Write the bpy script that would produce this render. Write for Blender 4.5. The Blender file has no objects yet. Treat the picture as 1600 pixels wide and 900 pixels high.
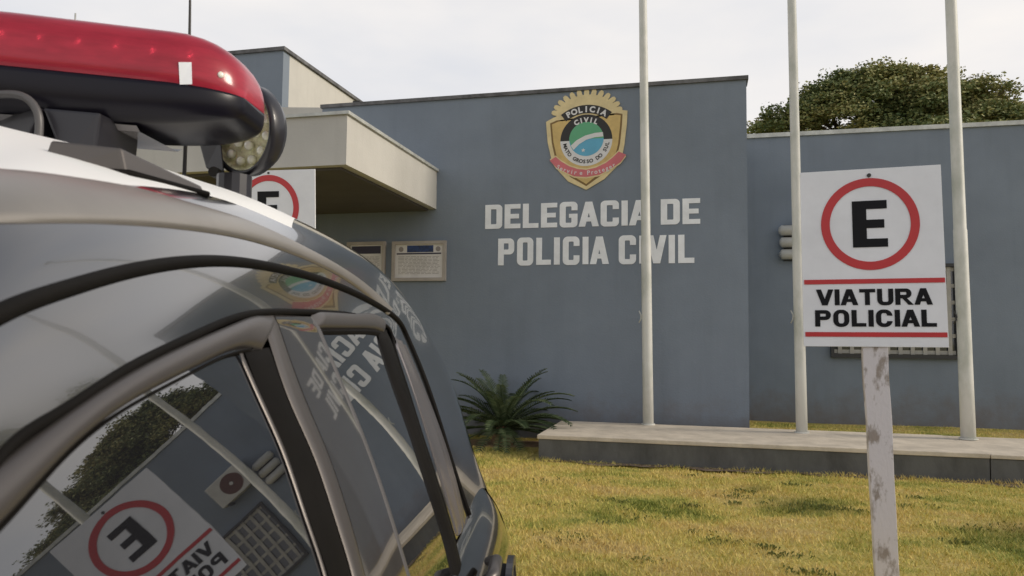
import bpy, bmesh, math, random
import numpy as np
from mathutils import Vector, Matrix

random.seed(7); RNG = np.random.default_rng(11)
R = math.radians
SC = bpy.context.scene
COL = SC.collection

# ------------------------------------------------------------------ camera
F_PX, YAW, PITCH, ROLL = 1182.9, .2429, .065, .011
EYE = np.array([0.0, 0.0, 1.35])
c_f = np.array([-math.sin(YAW)*math.cos(PITCH), math.cos(YAW)*math.cos(PITCH), math.sin(PITCH)])
_r = np.array([math.cos(YAW), math.sin(YAW), 0.0]); _u = np.cross(_r, c_f)
c_r = _r*math.cos(ROLL)+_u*math.sin(ROLL); c_u = -_r*math.sin(ROLL)+_u*math.cos(ROLL)
cam_d = bpy.data.cameras.new('camera'); cam = bpy.data.objects.new('camera', cam_d); COL.objects.link(cam)
cam.matrix_world = Matrix(((c_r[0], c_u[0], -c_f[0], EYE[0]), (c_r[1], c_u[1], -c_f[1], EYE[1]), (c_r[2], c_u[2], -c_f[2], EYE[2]), (0, 0, 0, 1)))
cam_d.sensor_width = 36; cam_d.lens = 36*F_PX/1600
cam_d.clip_start = .03; cam_d.clip_end = 2000
cam_d.dof.use_dof = True; cam_d.dof.focus_distance = 7.5; cam_d.dof.aperture_fstop = 9.0
SC.camera = cam

# ------------------------------------------------------------------ sky, sun, exposure
SUN_EL, SUN_AZ = R(27), R(86)          # azimuth measured from +Y towards +X
world = bpy.data.worlds.new('World'); SC.world = world; world.use_nodes = True
nt = world.node_tree; nt.nodes.clear()
def N(t, ty, **k):
    n = t.nodes.new(ty)
    for a, b in k.items(): setattr(n, a, b)
    return n
w_out = N(nt, 'ShaderNodeOutputWorld'); sky = N(nt, 'ShaderNodeTexSky', sky_type='NISHITA', sun_disc=False)
sky.sun_elevation = SUN_EL; sky.sun_rotation = SUN_AZ
sky.air_density = 1.2; sky.dust_density = 3.5; sky.ozone_density = 1.0
b1 = N(nt, 'ShaderNodeBackground'); b1.inputs[1].default_value = .09
nt.links.new(sky.outputs[0], b1.inputs[0])
b2 = N(nt, 'ShaderNodeBackground'); b2.inputs[1].default_value = 1.0
tc = N(nt, 'ShaderNodeTexCoord'); mp = N(nt, 'ShaderNodeMapping'); mp.inputs['Scale'].default_value = (1.3, 1.3, 3.6)
ns = N(nt, 'ShaderNodeTexNoise'); ns.inputs['Scale'].default_value = 1.7; ns.inputs['Detail'].default_value = 5; ns.inputs['Roughness'].default_value = .5
nt.links.new(tc.outputs['Generated'], mp.inputs[0]); nt.links.new(mp.outputs[0], ns.inputs['Vector'])
cr = N(nt, 'ShaderNodeValToRGB')
cr.color_ramp.elements[0].position = .3; cr.color_ramp.elements[0].color = (.68, .70, .75, 1)
cr.color_ramp.elements[1].position = .66; cr.color_ramp.elements[1].color = (.91, .87, .835, 1)
nt.links.new(ns.outputs[0], cr.inputs[0]); nt.links.new(cr.outputs[0], b2.inputs[0])
sx = N(nt, 'ShaderNodeSeparateXYZ'); nt.links.new(tc.outputs['Generated'], sx.inputs[0])
mr = N(nt, 'ShaderNodeMapRange'); mr.inputs[1].default_value = .40; mr.inputs[2].default_value = .88
mr.inputs[3].default_value = .97; mr.inputs[4].default_value = .18
nt.links.new(sx.outputs[2], mr.inputs[0])
mx = N(nt, 'ShaderNodeMixShader'); nt.links.new(mr.outputs[0], mx.inputs[0]); nt.links.new(b1.outputs[0], mx.inputs[1]); nt.links.new(b2.outputs[0], mx.inputs[2])
nt.links.new(mx.outputs[0], w_out.inputs[0])
sun_d = bpy.data.lights.new('sun', 'SUN'); sun = bpy.data.objects.new('sun', sun_d); COL.objects.link(sun)
sun_d.energy = 2.0; sun_d.angle = R(14); sun_d.color = (1, .9, .76)
sd = Vector((math.sin(SUN_AZ)*math.cos(SUN_EL), math.cos(SUN_AZ)*math.cos(SUN_EL), math.sin(SUN_EL)))
sun.rotation_euler = sd.to_track_quat('Z', 'Y').to_euler()
vs = SC.view_settings; vs.view_transform = 'Standard'; vs.look = 'None'; vs.exposure = .12; vs.gamma = 1; vs.use_curve_mapping = False

# ------------------------------------------------------------------ ray helpers (photo pixel -> point in the place)
def ray(px, py): return c_f + c_r*(px-800)/F_PX - c_u*(py-450)/F_PX
def onY(px, py, D):
    d = ray(px, py); return EYE + d*D/d[1]

# ------------------------------------------------------------------ materials
def mat(name, col=(.5, .5, .5), rough=.6, metal=0, coat=0, coat_r=.03, spec=.5, ior=1.5, var=0, vscale=4, col2=None, bump=0, bscale=60, detail=6, mapscale=(1, 1, 1), lo=.35, hi=.65, trans=0, emit=None):
    m = bpy.data.materials.new(name); m.use_nodes = True; t = m.node_tree
    b = t.nodes['Principled BSDF']
    b.inputs['Base Color'].default_value = (*col, 1); b.inputs['Roughness'].default_value = rough
    b.inputs['Metallic'].default_value = metal; b.inputs['Coat Weight'].default_value = coat; b.inputs['Coat Roughness'].default_value = coat_r
    b.inputs['Specular IOR Level'].default_value = spec; b.inputs['IOR'].default_value = ior
    b.inputs['Transmission Weight'].default_value = trans
    if emit: b.inputs['Emission Color'].default_value = (*emit[0], 1); b.inputs['Emission Strength'].default_value = emit[1]
    g = N(t, 'ShaderNodeNewGeometry'); mp = N(t, 'ShaderNodeMapping'); mp.inputs['Scale'].default_value = mapscale
    t.links.new(g.outputs['Position'], mp.inputs[0])
    if var or col2:
        n = N(t, 'ShaderNodeTexNoise'); n.inputs['Scale'].default_value = vscale; n.inputs['Detail'].default_value = detail; n.inputs['Roughness'].default_value = .62
        t.links.new(mp.outputs[0], n.inputs['Vector'])
        r = N(t, 'ShaderNodeValToRGB'); e = r.color_ramp.elements
        e[0].position = lo; e[1].position = hi
        if col2: e[0].color = (*col2, 1); e[1].color = (*col, 1)
        else:
            e[0].color = (*[c*(1-var) for c in col], 1); e[1].color = (*[min(1, c*(1+var)) for c in col], 1)
        t.links.new(n.outputs[0], r.inputs[0]); t.links.new(r.outputs[0], b.inputs['Base Color'])
    if bump:
        n2 = N(t, 'ShaderNodeTexNoise'); n2.inputs['Scale'].default_value = bscale; n2.inputs['Detail'].default_value = 4
        t.links.new(mp.outputs[0], n2.inputs['Vector'])
        bp = N(t, 'ShaderNodeBump'); bp.inputs['Strength'].default_value = bump; bp.inputs['Distance'].default_value = .01
        t.links.new(n2.outputs[0], bp.inputs['Height']); t.links.new(bp.outputs[0], b.inputs['Normal'])
    return m

def wall_mat(name, col, dirt, base_z=.0):
    """painted render with rain streaks, blotches, and earth splashed on the lowest half metre"""
    m = mat(name, col, .75, var=.07, vscale=.9, bump=.25, bscale=45, spec=.3); t = m.node_tree; b = t.nodes['Principled BSDF']
    src = b.inputs['Base Color'].links[0].from_socket
    g = N(t, 'ShaderNodeNewGeometry'); sp = N(t, 'ShaderNodeSeparateXYZ'); t.links.new(g.outputs['Position'], sp.inputs[0])
    n = N(t, 'ShaderNodeTexNoise'); n.inputs['Scale'].default_value = 3.2; n.inputs['Detail'].default_value = 7; n.inputs['Roughness'].default_value = .7
    t.links.new(g.outputs['Position'], n.inputs['Vector'])
    a = N(t, 'ShaderNodeMath', operation='MULTIPLY'); a.inputs[1].default_value = 1.4; t.links.new(n.outputs[0], a.inputs[0])
    s = N(t, 'ShaderNodeMath', operation='SUBTRACT'); t.links.new(a.outputs[0], s.inputs[0]); t.links.new(sp.outputs[2], s.inputs[1])
    r = N(t, 'ShaderNodeMapRange'); r.inputs[1].default_value = .1; r.inputs[2].default_value = .75; r.inputs[4].default_value = .55
    t.links.new(s.outputs[0], r.inputs[0])
    mi = N(t, 'ShaderNodeMixRGB'); t.links.new(r.outputs[0], mi.inputs[0]); t.links.new(src, mi.inputs[1]); mi.inputs[2].default_value = (*dirt, 1)
    mp = N(t, 'ShaderNodeMapping'); mp.inputs['Scale'].default_value = (5, 5, .35); t.links.new(g.outputs['Position'], mp.inputs[0])
    n3 = N(t, 'ShaderNodeTexNoise'); n3.inputs['Scale'].default_value = 1.6; n3.inputs['Detail'].default_value = 5; t.links.new(mp.outputs[0], n3.inputs['Vector'])
    r3 = N(t, 'ShaderNodeMapRange'); r3.inputs[1].default_value = .5; r3.inputs[2].default_value = .78; r3.inputs[4].default_value = .2; t.links.new(n3.outputs[0], r3.inputs[0])
    m2 = N(t, 'ShaderNodeMixRGB', blend_type='MULTIPLY'); t.links.new(r3.outputs[0], m2.inputs[0]); t.links.new(mi.outputs[0], m2.inputs[1]); m2.inputs[2].default_value = (.72, .72, .7, 1)
    t.links.new(m2.outputs[0], b.inputs['Base Color'])
    return m

M = {}
M['wall'] = wall_mat('slate blue wall paint', (.212, .250, .302), (.16, .115, .085))
M['cream'] = wall_mat('cream wall paint', (.555, .54, .50), (.3, .25, .2))
M['coping'] = mat('weathered coping', (.13, .13, .135), .8, var=.35, vscale=6)
M['flashing'] = mat('galvanised flashing', (.52, .53, .50), .45, metal=.3, var=.2, vscale=5)
M['soffit'] = mat('shade darkened soffit', (.10, .09, .08), .8, var=.12, vscale=2)  # colour darkened to cut bounce and deepen the shade under the canopy
M['roof'] = mat('roof sheet', (.3, .3, .3), .6, var=.1)
M['letter'] = mat('white painted lettering', (.86, .885, .92), .6, var=.06, vscale=6)
M['gold'] = mat('emblem gold', (.64, .46, .17), .5, var=.1, vscale=9)
M['gold_pale'] = mat('emblem pale gold', (.74, .61, .33), .5, var=.08, vscale=9)
M['gold_line'] = mat('emblem brown line', (.20, .12, .03), .5)
M['black'] = mat('black paint', (.02, .018, .016), .5)
M['emb_green'] = mat('emblem green', (.12, .42, .22), .5, var=.06)
M['emb_blue'] = mat('emblem blue', (.12, .42, .62), .5, var=.06)
M['white'] = mat('white paint', (.72, .72, .72), .5, var=.03, vscale=8)
M['emb_red'] = mat('emblem red ribbon', (.62, .16, .18), .5, var=.08)
M['sign_white'] = mat('sign sheet white', (.84, .85, .87), .32, var=.04, vscale=5, spec=.5)
M['sign_red'] = mat('sign vinyl red', (.56, .025, .03), .35, var=.05)
M['sign_black'] = mat('sign vinyl black', (.006, .006, .008), .5, spec=.2)
M['metal_dark'] = mat('dark metal', (.05, .048, .045), .5, metal=.5)
M['post'] = mat('peeling white post paint', (.70, .66, .66), .7, col2=(.34, .29, .25), vscale=9, lo=.40, hi=.50, detail=8, mapscale=(1.6, 1.6, .75), bump=.3, bscale=30)
M['pole'] = mat('weathered flagpole paint', (.66, .66, .62), .5, col2=(.44, .46, .40), vscale=3, lo=.30, hi=.55, mapscale=(1, 1, .5), bump=.1)
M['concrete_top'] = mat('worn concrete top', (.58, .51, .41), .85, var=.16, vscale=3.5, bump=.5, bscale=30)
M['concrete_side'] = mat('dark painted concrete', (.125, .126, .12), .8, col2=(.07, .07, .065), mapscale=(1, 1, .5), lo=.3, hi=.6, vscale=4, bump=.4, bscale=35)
M['asphalt'] = mat('asphalt', (.06, .06, .06), .9, var=.2, vscale=8, bump=.5, bscale=120)
M['pave'] = mat('pavement concrete', (.36, .33, .29), .9, var=.15, vscale=3, bump=.3)
M['soil'] = mat('bare earth', (.30, .19, .11), .95, var=.25, vscale=9, bump=.6, bscale=40)
M['paint'] = mat('graphite grey car paint', (.20, .196, .193), .13, metal=1, coat=.8, coat_r=.02, ior=1.5)
M['glass'] = mat('dark tinted car glass', (.012, .012, .014), .015, coat=1, coat_r=.01, ior=2.12, spec=.5, bump=.02, bscale=4)
M['rubber'] = mat('black rubber seal', (.010, .009, .008), .6, var=.2, spec=.05)
M['trim'] = mat('satin black grey door trim', (.125, .113, .106), .38, metal=.6)
M['pillar'] = mat('gloss black pillar film', (.05, .045, .043), .05, coat=.6, ior=2.0)
M['plastic'] = mat('black plastic', (.018, .017, .022), .35, coat=.2)
M['plastic_grey'] = mat('grey plastic', (.09, .085, .085), .4, var=.1)
M['lens_red'] = mat('red lamp lens', (.62, .04, .075), .28, coat=.5, coat_r=.15, spec=.5, ior=1.25, var=.12, vscale=9, mapscale=(1, 1, 6), trans=.5)
M['lens_base'] = mat('smoked lower lens', (.006, .005, .010), .3, spec=.3)
M['lens_clear'] = mat('grey bar underside', (.16, .15, .155), .25, coat=.5)
M['chrome'] = mat('lamp reflector', (.88, .83, .52), .4, metal=0, bump=.8, bscale=90, var=.25, vscale=60)
M['led'] = mat('led lens', (.95, .94, .80), .1, coat=1)
M['tail'] = mat('dark tail lamp', (.035, .016, .015), .12, coat=.6)
M['rim'] = mat('alloy rim', (.45, .45, .46), .3, metal=1)
M['tyre'] = mat('tyre rubber', (.02, .02, .02), .85)
M['board'] = mat('notice paper', (.70, .68, .66), .6, var=.08, vscale=5)
M['frame'] = mat('pale board frame', (.40, .36, .32), .5, var=.1)
M['ink_blue'] = mat('notice header blue', (.03, .07, .22), .5, col2=(.02, .03, .07), vscale=14)
M['ink_dark'] = mat('notice header dark', (.03, .025, .05), .5)
M['ink_grey'] = mat('notice print', (.30, .27, .26), .6)
M['ac'] = mat('white metal casing', (.55, .54, .50), .5, var=.1, vscale=4)
M['fan'] = mat('fan grille', (.10, .035, .025), .6)
M['grille'] = mat('window grille bars', (.40, .385, .34), .5, var=.15)
M['winframe'] = mat('dark window frame', (.03, .03, .03), .4)
M['win'] = mat('dim window pane', (.03, .035, .04), .08, coat=1)
M['bark'] = mat('tree bark', (.11, .085, .06), .9, var=.3, vscale=5, bump=.8, bscale=20)
M['cyc_trunk'] = mat('cycad trunk', (.22, .12, .07), .95, var=.4, vscale=30, bump=1, bscale=60)
M['rail'] = mat('satin roof rail', (.36, .325, .28), .38, metal=.75, coat=.2, coat_r=.2, var=.06, vscale=5)
M['roof_white'] = mat('white car roof paint', (.86, .86, .84), .45, spec=.35)
M['quarter'] = mat('satin quarter trim', (.34, .30, .29), .24, metal=.8)
M['seam'] = mat('shut line', (.006, .006, .006), .9)

def leaf_mat(name, c1, c2, c3, sc):
    m = bpy.data.materials.new(name); m.use_nodes = True; t = m.node_tree; b = t.nodes['Principled BSDF']
    g = N(t, 'ShaderNodeNewGeometry'); n = N(t, 'ShaderNodeTexNoise'); n.inputs['Scale'].default_value = sc; n.inputs['Detail'].default_value = 3
    t.links.new(g.outputs['Position'], n.inputs['Vector'])
    ad = N(t, 'ShaderNodeMath', operation='ADD'); mu = N(t, 'ShaderNodeMath', operation='MULTIPLY'); mu.inputs[1].default_value = .42
    t.links.new(g.outputs['Random Per Island'], mu.inputs[0]); t.links.new(mu.outputs[0], ad.inputs[0]); t.links.new(n.outputs[0], ad.inputs[1])
    r = N(t, 'ShaderNodeValToRGB'); e = r.color_ramp.elements; e[0].position = .42; e[0].color = (*c1, 1); e[1].position = .95; e[1].color = (*c3, 1)
    k = e.new(.68); k.color = (*c2, 1)
    t.links.new(ad.outputs[0], r.inputs[0]); t.links.new(r.outputs[0], b.inputs['Base Color'])
    b.inputs['Roughness'].default_value = .6; b.inputs['Specular IOR Level'].default_value = .3
    return m
M['leaf'] = leaf_mat('tree leaves', (.08, .12, .045), (.20, .235, .09), (.42, .38, .16), .45)
M['frond'] = leaf_mat('cycad leaflets', (.02, .035, .014), (.045, .07, .028), (.11, .14, .07), 3)

def lawn_mat(name, blade):
    m = bpy.data.materials.new(name); m.use_nodes = True; t = m.node_tree; b = t.nodes['Principled BSDF']
    g = N(t, 'ShaderNodeNewGeometry')
    mp = N(t, 'ShaderNodeMapping'); mp.inputs['Scale'].default_value = (.75, 1.3, 0); t.links.new(g.outputs['Position'], mp.inputs[0])
    n = N(t, 'ShaderNodeTexNoise'); n.inputs['Scale'].default_value = 1.05; n.inputs['Detail'].default_value = 7; n.inputs['Roughness'].default_value = .66
    t.links.new(mp.outputs[0], n.inputs['Vector'])
    src = n.outputs[0]
    if blade:
        mu = N(t, 'ShaderNodeMath', operation='MULTIPLY_ADD'); mu.inputs[1].default_value = .2; mu.inputs[2].default_value = -.1
        t.links.new(g.outputs['Random Per Island'], mu.inputs[0])
        ad = N(t, 'ShaderNodeMath', operation='ADD'); t.links.new(mu.outputs[0], ad.inputs[0]); t.links.new(src, ad.inputs[1]); src = ad.outputs[0]
    r = N(t, 'ShaderNodeValToRGB'); e = r.color_ramp.elements
    cols = [(.30, (.14, .17, .025)), (.38, (.36, .38, .09)), (.47, (.64, .54, .155)), (.60, (.73, .56, .21)), (.72, (.56, .43, .20))]
    k = 1.0 if blade else .72
    e[0].position = cols[0][0]; e[0].color = (*[c*k for c in cols[0][1]], 1); e[1].position = cols[-1][0]; e[1].color = (*[c*k for c in cols[-1][1]], 1)
    for p, c in cols[1:-1]: x = e.new(p); x.color = (*[v*k for v in c], 1)
    t.links.new(src, r.inputs[0])
    # greener patches at fixed spots of the lawn
    out = r.outputs[0]
    for (px, py, rad) in ((onG(1250, 790)[0], onG(1250, 790)[1], .42), (onG(1590, 835)[0]+.1, onG(1590, 835)[1], .55), (onG(850, 715)[0]-.3, onG(850, 715)[1]+.3, .7), (onG(1180, 765)[0], onG(1180, 765)[1], .2), (onG(1450, 740)[0], onG(1450, 740)[1], .3)):
        vm = N(t, 'ShaderNodeVectorMath', operation='DISTANCE'); vm.inputs[1].default_value = (px, py, 0); t.links.new(g.outputs['Position'], vm.inputs[0])
        nn = N(t, 'ShaderNodeMath', operation='MULTIPLY_ADD'); nn.inputs[1].default_value = rad*3.2; t.links.new(n.outputs[0], nn.inputs[0]); t.links.new(vm.outputs['Value'], nn.inputs[2])
        q = N(t, 'ShaderNodeMapRange'); q.inputs[1].default_value = rad*1.7; q.inputs[2].default_value = rad*2.7; q.inputs[3].default_value = .6; q.inputs[4].default_value = 0
        t.links.new(nn.outputs[0], q.inputs[0])
        mi = N(t, 'ShaderNodeMixRGB'); t.links.new(q.outputs[0], mi.inputs[0]); t.links.new(out, mi.inputs[1]); mi.inputs[2].default_value = (.07*k, .115*k, .022*k, 1); out = mi.outputs[0]
    t.links.new(out, b.inputs['Base Color']); b.inputs['Roughness'].default_value = .9; b.inputs['Specular IOR Level'].default_value = .15
    if not blade:
        bp = N(t, 'ShaderNodeBump'); bp.inputs['Strength'].default_value = .8; bp.inputs['Distance'].default_value = .02
        n2 = N(t, 'ShaderNodeTexNoise'); n2.inputs['Scale'].default_value = 50; t.links.new(g.outputs['Position'], n2.inputs['Vector'])
        t.links.new(n2.outputs[0], bp.inputs['Height']); t.links.new(bp.outputs[0], b.inputs['Normal'])
    return m
def onG(px, py, z=0.0):
    d = ray(px, py); return EYE + d*(z-EYE[2])/d[2]
M['soil_shaded'] = mat('earth with plinth shade', (.075, .05, .032), .95, col2=(.16, .12, .08), vscale=18, lo=.45, hi=.6, bump=.8, bscale=50)  # earth colour darkened to carry the shade along the plinth
M['weed'] = mat('weed leaves', (.17, .19, .05), .8, var=.35, vscale=25)
M['lawn'] = lawn_mat('lawn ground', False); M['blade'] = lawn_mat('grass blades', True)

# ------------------------------------------------------------------ object helpers
def link(name, me, m=None, parent=None, smooth=False):
    if m is not None: me.materials.append(m)
    if smooth: me.shade_smooth()
    o = bpy.data.objects.new(name, me); COL.objects.link(o)
    if parent is not None:
        o.parent = parent; o.matrix_parent_inverse = parent.matrix_world.inverted()
    return o
def empty(name, loc=(0, 0, 0)):
    o = bpy.data.objects.new(name, None); COL.objects.link(o); o.location = loc; o.matrix_world = Matrix.Translation(loc); o.empty_display_size = .2
    return o
def tag(o, label=None, cat=None, group=None, kind=None):
    if label: o['label'] = label
    if cat: o['category'] = cat
    if group: o['group'] = group
    if kind: o['kind'] = kind
    return o
def me_from(verts, faces):
    me = bpy.data.meshes.new('mesh'); me.from_pydata([tuple(map(float, v)) for v in verts], [], faces); me.update(); return me
class MB:
    def __init__(s): s.v = []; s.f = []
    def add(s, v, f):
        k = len(s.v); s.v += [tuple(map(float, p)) for p in v]; s.f += [tuple(i+k for i in q) for q in f]
    def box(s, x0, x1, y0, y1, z0, z1):
        s.add([(x0, y0, z0), (x1, y0, z0), (x1, y1, z0), (x0, y1, z0), (x0, y0, z1), (x1, y0, z1), (x1, y1, z1), (x0, y1, z1)],
              [(0, 3, 2, 1), (4, 5, 6, 7), (0, 1, 5, 4), (1, 2, 6, 5), (2, 3, 7, 6), (3, 0, 4, 7)])
    def hexa(s, p): s.add(p, [(0, 3, 2, 1), (4, 5, 6, 7), (0, 1, 5, 4), (1, 2, 6, 5), (2, 3, 7, 6), (3, 0, 4, 7)])
    def tube(s, pts, rad, n=10, caps=True, flat=1.0):
        pts = [np.array(p, float) for p in pts]; rad = [rad]*len(pts) if np.isscalar(rad) else rad
        ring = []; ref = None
        for i, p in enumerate(pts):
            d = pts[min(i+1, len(pts)-1)]-pts[max(i-1, 0)]; d = d/(np.linalg.norm(d)+1e-12)
            if ref is None: ref = np.array([0, 0, 1.]) if abs(d[2]) < .9 else np.array([1., 0, 0])
            a = np.cross(d, ref); a /= np.linalg.norm(a)+1e-12; b = np.cross(a, d); ref = b
            ring.append([p+rad[i]*(a*math.cos(2*math.pi*j/n)+b*flat*math.sin(2*math.pi*j/n)) for j in range(n)])
        v = [q for r_ in ring for q in r_]; f = []
        for i in range(len(pts)-1):
            for j in range(n):
                k = (j+1) % n; f.append((i*n+j, i*n+k, (i+1)*n+k, (i+1)*n+j))
        if caps: f.append(tuple(range(n-1, -1, -1))); f.append(tuple((len(pts)-1)*n+j for j in range(n)))
        s.add(v, f)
    def build(s, name, m, parent=None, smooth=False, bevel=0):
        me = me_from(s.v, s.f)
        if bevel:
            bm = bmesh.new(); bm.from_mesh(me); bmesh.ops.recalc_face_normals(bm, faces=bm.faces)
            bmesh.ops.bevel(bm, geom=bm.edges[:], offset=bevel, segments=2, affect='EDGES', profile=.6); bm.to_mesh(me); bm.free()
        return link(name, me, m, parent, smooth)

def flat_shape(loops, mapf, thick=.0, bridge=None):
    """fill 2D loops (outer + holes, even-odd) -> mesh; mapf maps (u, v, h) to world; h=thick is the front"""
    cu = bpy.data.curves.new('c', 'CURVE'); cu.dimensions = '2D'; cu.fill_mode = 'BOTH'; cu.extrude = max(thick/2, 1e-5)
    for lp in loops:
        sp = cu.splines.new('POLY'); sp.points.add(len(lp)-1); sp.use_cyclic_u = True
        for p, (x, y) in zip(sp.points, lp): p.co = (x, y, 0, 1)
    ob = bpy.data.objects.new('tmp', cu); COL.objects.link(ob)
    dg = bpy.context.evaluated_depsgraph_get(); me = bpy.data.meshes.new_from_object(ob.evaluated_get(dg))
    bpy.data.objects.remove(ob); bpy.data.curves.remove(cu)
    for v in me.vertices: v.co = Vector([float(t) for t in mapf(v.co.x, v.co.y, v.co.z+thick/2)])
    me.update(); return me
def text_mesh(body, size, mapf, thick, bold=.0, sx=1.0, align='CENTER'):
    cu = bpy.data.curves.new('t', 'FONT'); cu.body = body; cu.size = size; cu.offset = bold; cu.extrude = thick/2; cu.align_x = align; cu.resolution_u = 3
    ob = bpy.data.objects.new('tmp', cu); COL.objects.link(ob)
    dg = bpy.context.evaluated_depsgraph_get(); me = bpy.data.meshes.new_from_object(ob.evaluated_get(dg))
    bpy.data.objects.remove(ob); bpy.data.curves.remove(cu)
    for v in me.vertices: v.co = Vector([float(t) for t in mapf(v.co.x*sx, v.co.y, v.co.z+thick/2)])
    me.update(); return me
def join_me(mes):
    v = []; f = []
    for me in mes:
        k = len(v); v += [tuple(p.co) for p in me.vertices]; f += [tuple(i+k for i in p.vertices) for p in me.polygons]
    return me_from(v, f)

# ------------------------------------------------------------------ own lettering
def arc(cx, cy, rx, ry, a0, a1, n=10): return [(cx+rx*math.cos(R(a0+(a1-a0)*i/n)), cy+ry*math.sin(R(a0+(a1-a0)*i/n))) for i in range(n+1)]
def rrect(x0, y0, x1, y1, rx, ry, n=8):
    rx = min(rx, (x1-x0)/2); ry = min(ry, (y1-y0)/2)
    return arc(x1-rx, y0+ry, rx, ry, -90, 0, n)+arc(x1-rx, y1-ry, rx, ry, 0, 90, n)+arc(x0+rx, y1-ry, rx, ry, 90, 180, n)+arc(x0+rx, y0+ry, rx, ry, 180, 270, n)
def glyph(ch, w, t, th, rr, e=.02):
    """unit-height capital of width w, stem t, bar th, corner radius rr"""
    ir = max(rr-t, .03); iry = max(rr-th, .03)
    if ch == 'I': return [[(0, 0), (t, 0), (t, 1), (0, 1)]], t
    if ch == 'L': return [[(0, 0), (w*.9, 0), (w*.9, th), (t, th), (t, 1), (0, 1)]], w*.9
    if ch == 'E': m = .5; return [[(0, 0), (w*.92, 0), (w*.92, th), (t, th), (t, m-th/2), (w*.84, m-th/2), (w*.84, m+th/2), (t, m+th/2), (t, 1-th), (w*.92, 1-th), (w*.92, 1), (0, 1)]], w*.92
    if ch == 'T': c = w/2; return [[(c-t/2, 0), (c+t/2, 0), (c+t/2, 1-th), (w, 1-th), (w, 1), (0, 1), (0, 1-th), (c-t/2, 1-th)]], w
    if ch == 'D':
        o = [(0, 0)]+arc(w-rr, rr, rr, rr, -90, 0)+arc(w-rr, 1-rr, rr, rr, 0, 90)+[(0, 1)]
        i = [(t, th)]+arc(w-t-ir, th+iry, ir, iry, -90, 0)+arc(w-t-ir, 1-th-iry, ir, iry, 0, 90)+[(t, 1-th)]
        return [o, i], w
    if ch in 'PR':
        y0 = .40; r2 = min(rr, (1-y0)/2); i2 = max(r2-t, .03); j2 = max(r2-th, .03)
        hole = [(t, y0+th)]+arc(w-t-i2, y0+th+j2, i2, j2, -90, 0)+arc(w-t-i2, 1-th-j2, i2, j2, 0, 90)+[(t, 1-th)]
        top = arc(w-r2, y0+r2, r2, r2, -90, 0)+arc(w-r2, 1-r2, r2, r2, 0, 90)+[(0, 1)]
        if ch == 'P': return [[(0, 0), (t, 0), (t, y0)]+top, hole], w
        return [[(0, 0), (t, 0), (t, y0), (w*.42, y0), (w*.80, 0), (w*1.12, 0), (w*.70, y0+.012)]+top[1:], hole], w*1.1
    if ch == 'O': return [rrect(0, -e, w, 1+e, rr, rr*1.05), rrect(t, th-e, w-t, 1-th+e, ir, iry)], w
    if ch == 'U':
        o = [(0, 1)]+arc(rr, rr-e, rr, rr, 180, 270)+arc(w-rr, rr-e, rr, rr, 270, 360)+[(w, 1), (w-t, 1)]
        return [o+arc(w-t-ir, th-e+iry, ir, iry, 0, -90)+arc(t+ir, th-e+iry, ir, iry, 270, 180)+[(t, 1)]], w
    if ch in 'CG':
        ga, gb = .33, .67
        outer = [(w, gb)]+arc(w-rr, 1+e-rr, rr, rr, 0, 90)+arc(rr, 1+e-rr, rr, rr, 90, 180)+arc(rr, rr-e, rr, rr, 180, 270)+arc(w-rr, rr-e, rr, rr, 270, 360)
        if ch == 'C': end = [(w, ga), (w-t, ga)]
        else: end = [(w, .53), (w*.52, .53), (w*.52, .53-th*.85), (w-t, .53-th*.85)]
        inner = arc(w-t-ir, th-e+iry, ir, iry, 0, -90)+arc(t+ir, th-e+iry, ir, iry, 270, 180)+arc(t+ir, 1-th+e-iry, ir, iry, 180, 90)+arc(w-t-ir, 1-th+e-iry, ir, iry, 90, 0)+[(w-t, gb)]
        return [outer+end+inner], w
    if ch in 'AV':
        W = w*1.12; c = W/2; s = t*1.06; q = t*.56
        y1, y2 = .2, .2+th*.9
        sl = (c-q)/1.0
        def xi(y): return s+sl*y*.98           # inner edge of the left leg
        top_y = min(.86, (c-s)/sl/.98)
        if ch == 'A':
            return [[(0, 0), (s, 0), (xi(y1), y1), (W-xi(y1), y1), (W-s, 0), (W, 0), (c+q, 1), (c-q, 1)], [(xi(y2), y2), (W-xi(y2), y2), (c, top_y)]], W
        return [[(0, 1), (s, 1), (c, 1-top_y), (W-s, 1), (W, 1), (c+q, 0), (c-q, 0)]], W
def word(s, w, t, th, rr, gap, space):
    out = []; x = 0
    for i, ch in enumerate(s):
        if ch == ' ': x += space; continue
        g, adv = glyph(ch, w, t, th, rr)
        nx = s[i-1] if i else ''
        if ch in 'AV' and nx not in ('', ' '): x -= gap*.55
        out.append([[(px+x, py) for px, py in lp] for lp in g]); x += adv+gap
        if ch in 'AV': x -= gap*.35
    return out, x-gap
def lay_word(s, x0, x1, z0, z1, mapf, thick, style):
    gl, W = word(s, *style); mes = []
    for loops in gl: mes.append(flat_shape(loops, lambda u, v, h: mapf(x0+u*(x1-x0)/W, z0+v*(z1-z0), h), thick))
    return join_me(mes)

# ================================================================== SETTING
def sheet(name, x0, x1, y0, y1, z, m, nx=1, ny=1, kind='structure'):
    v = [(x0+(x1-x0)*i/nx, y0+(y1-y0)*j/ny, z) for j in range(ny+1) for i in range(nx+1)]
    f = [(j*(nx+1)+i, j*(nx+1)+i+1, (j+1)*(nx+1)+i+1, (j+1)*(nx+1)+i) for j in range(ny) for i in range(nx)]
    return tag(link(name, me_from(v, f), m), kind=kind)
sheet('ground', -500, 500, -500, 500, -.022, M['lawn'])
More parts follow.
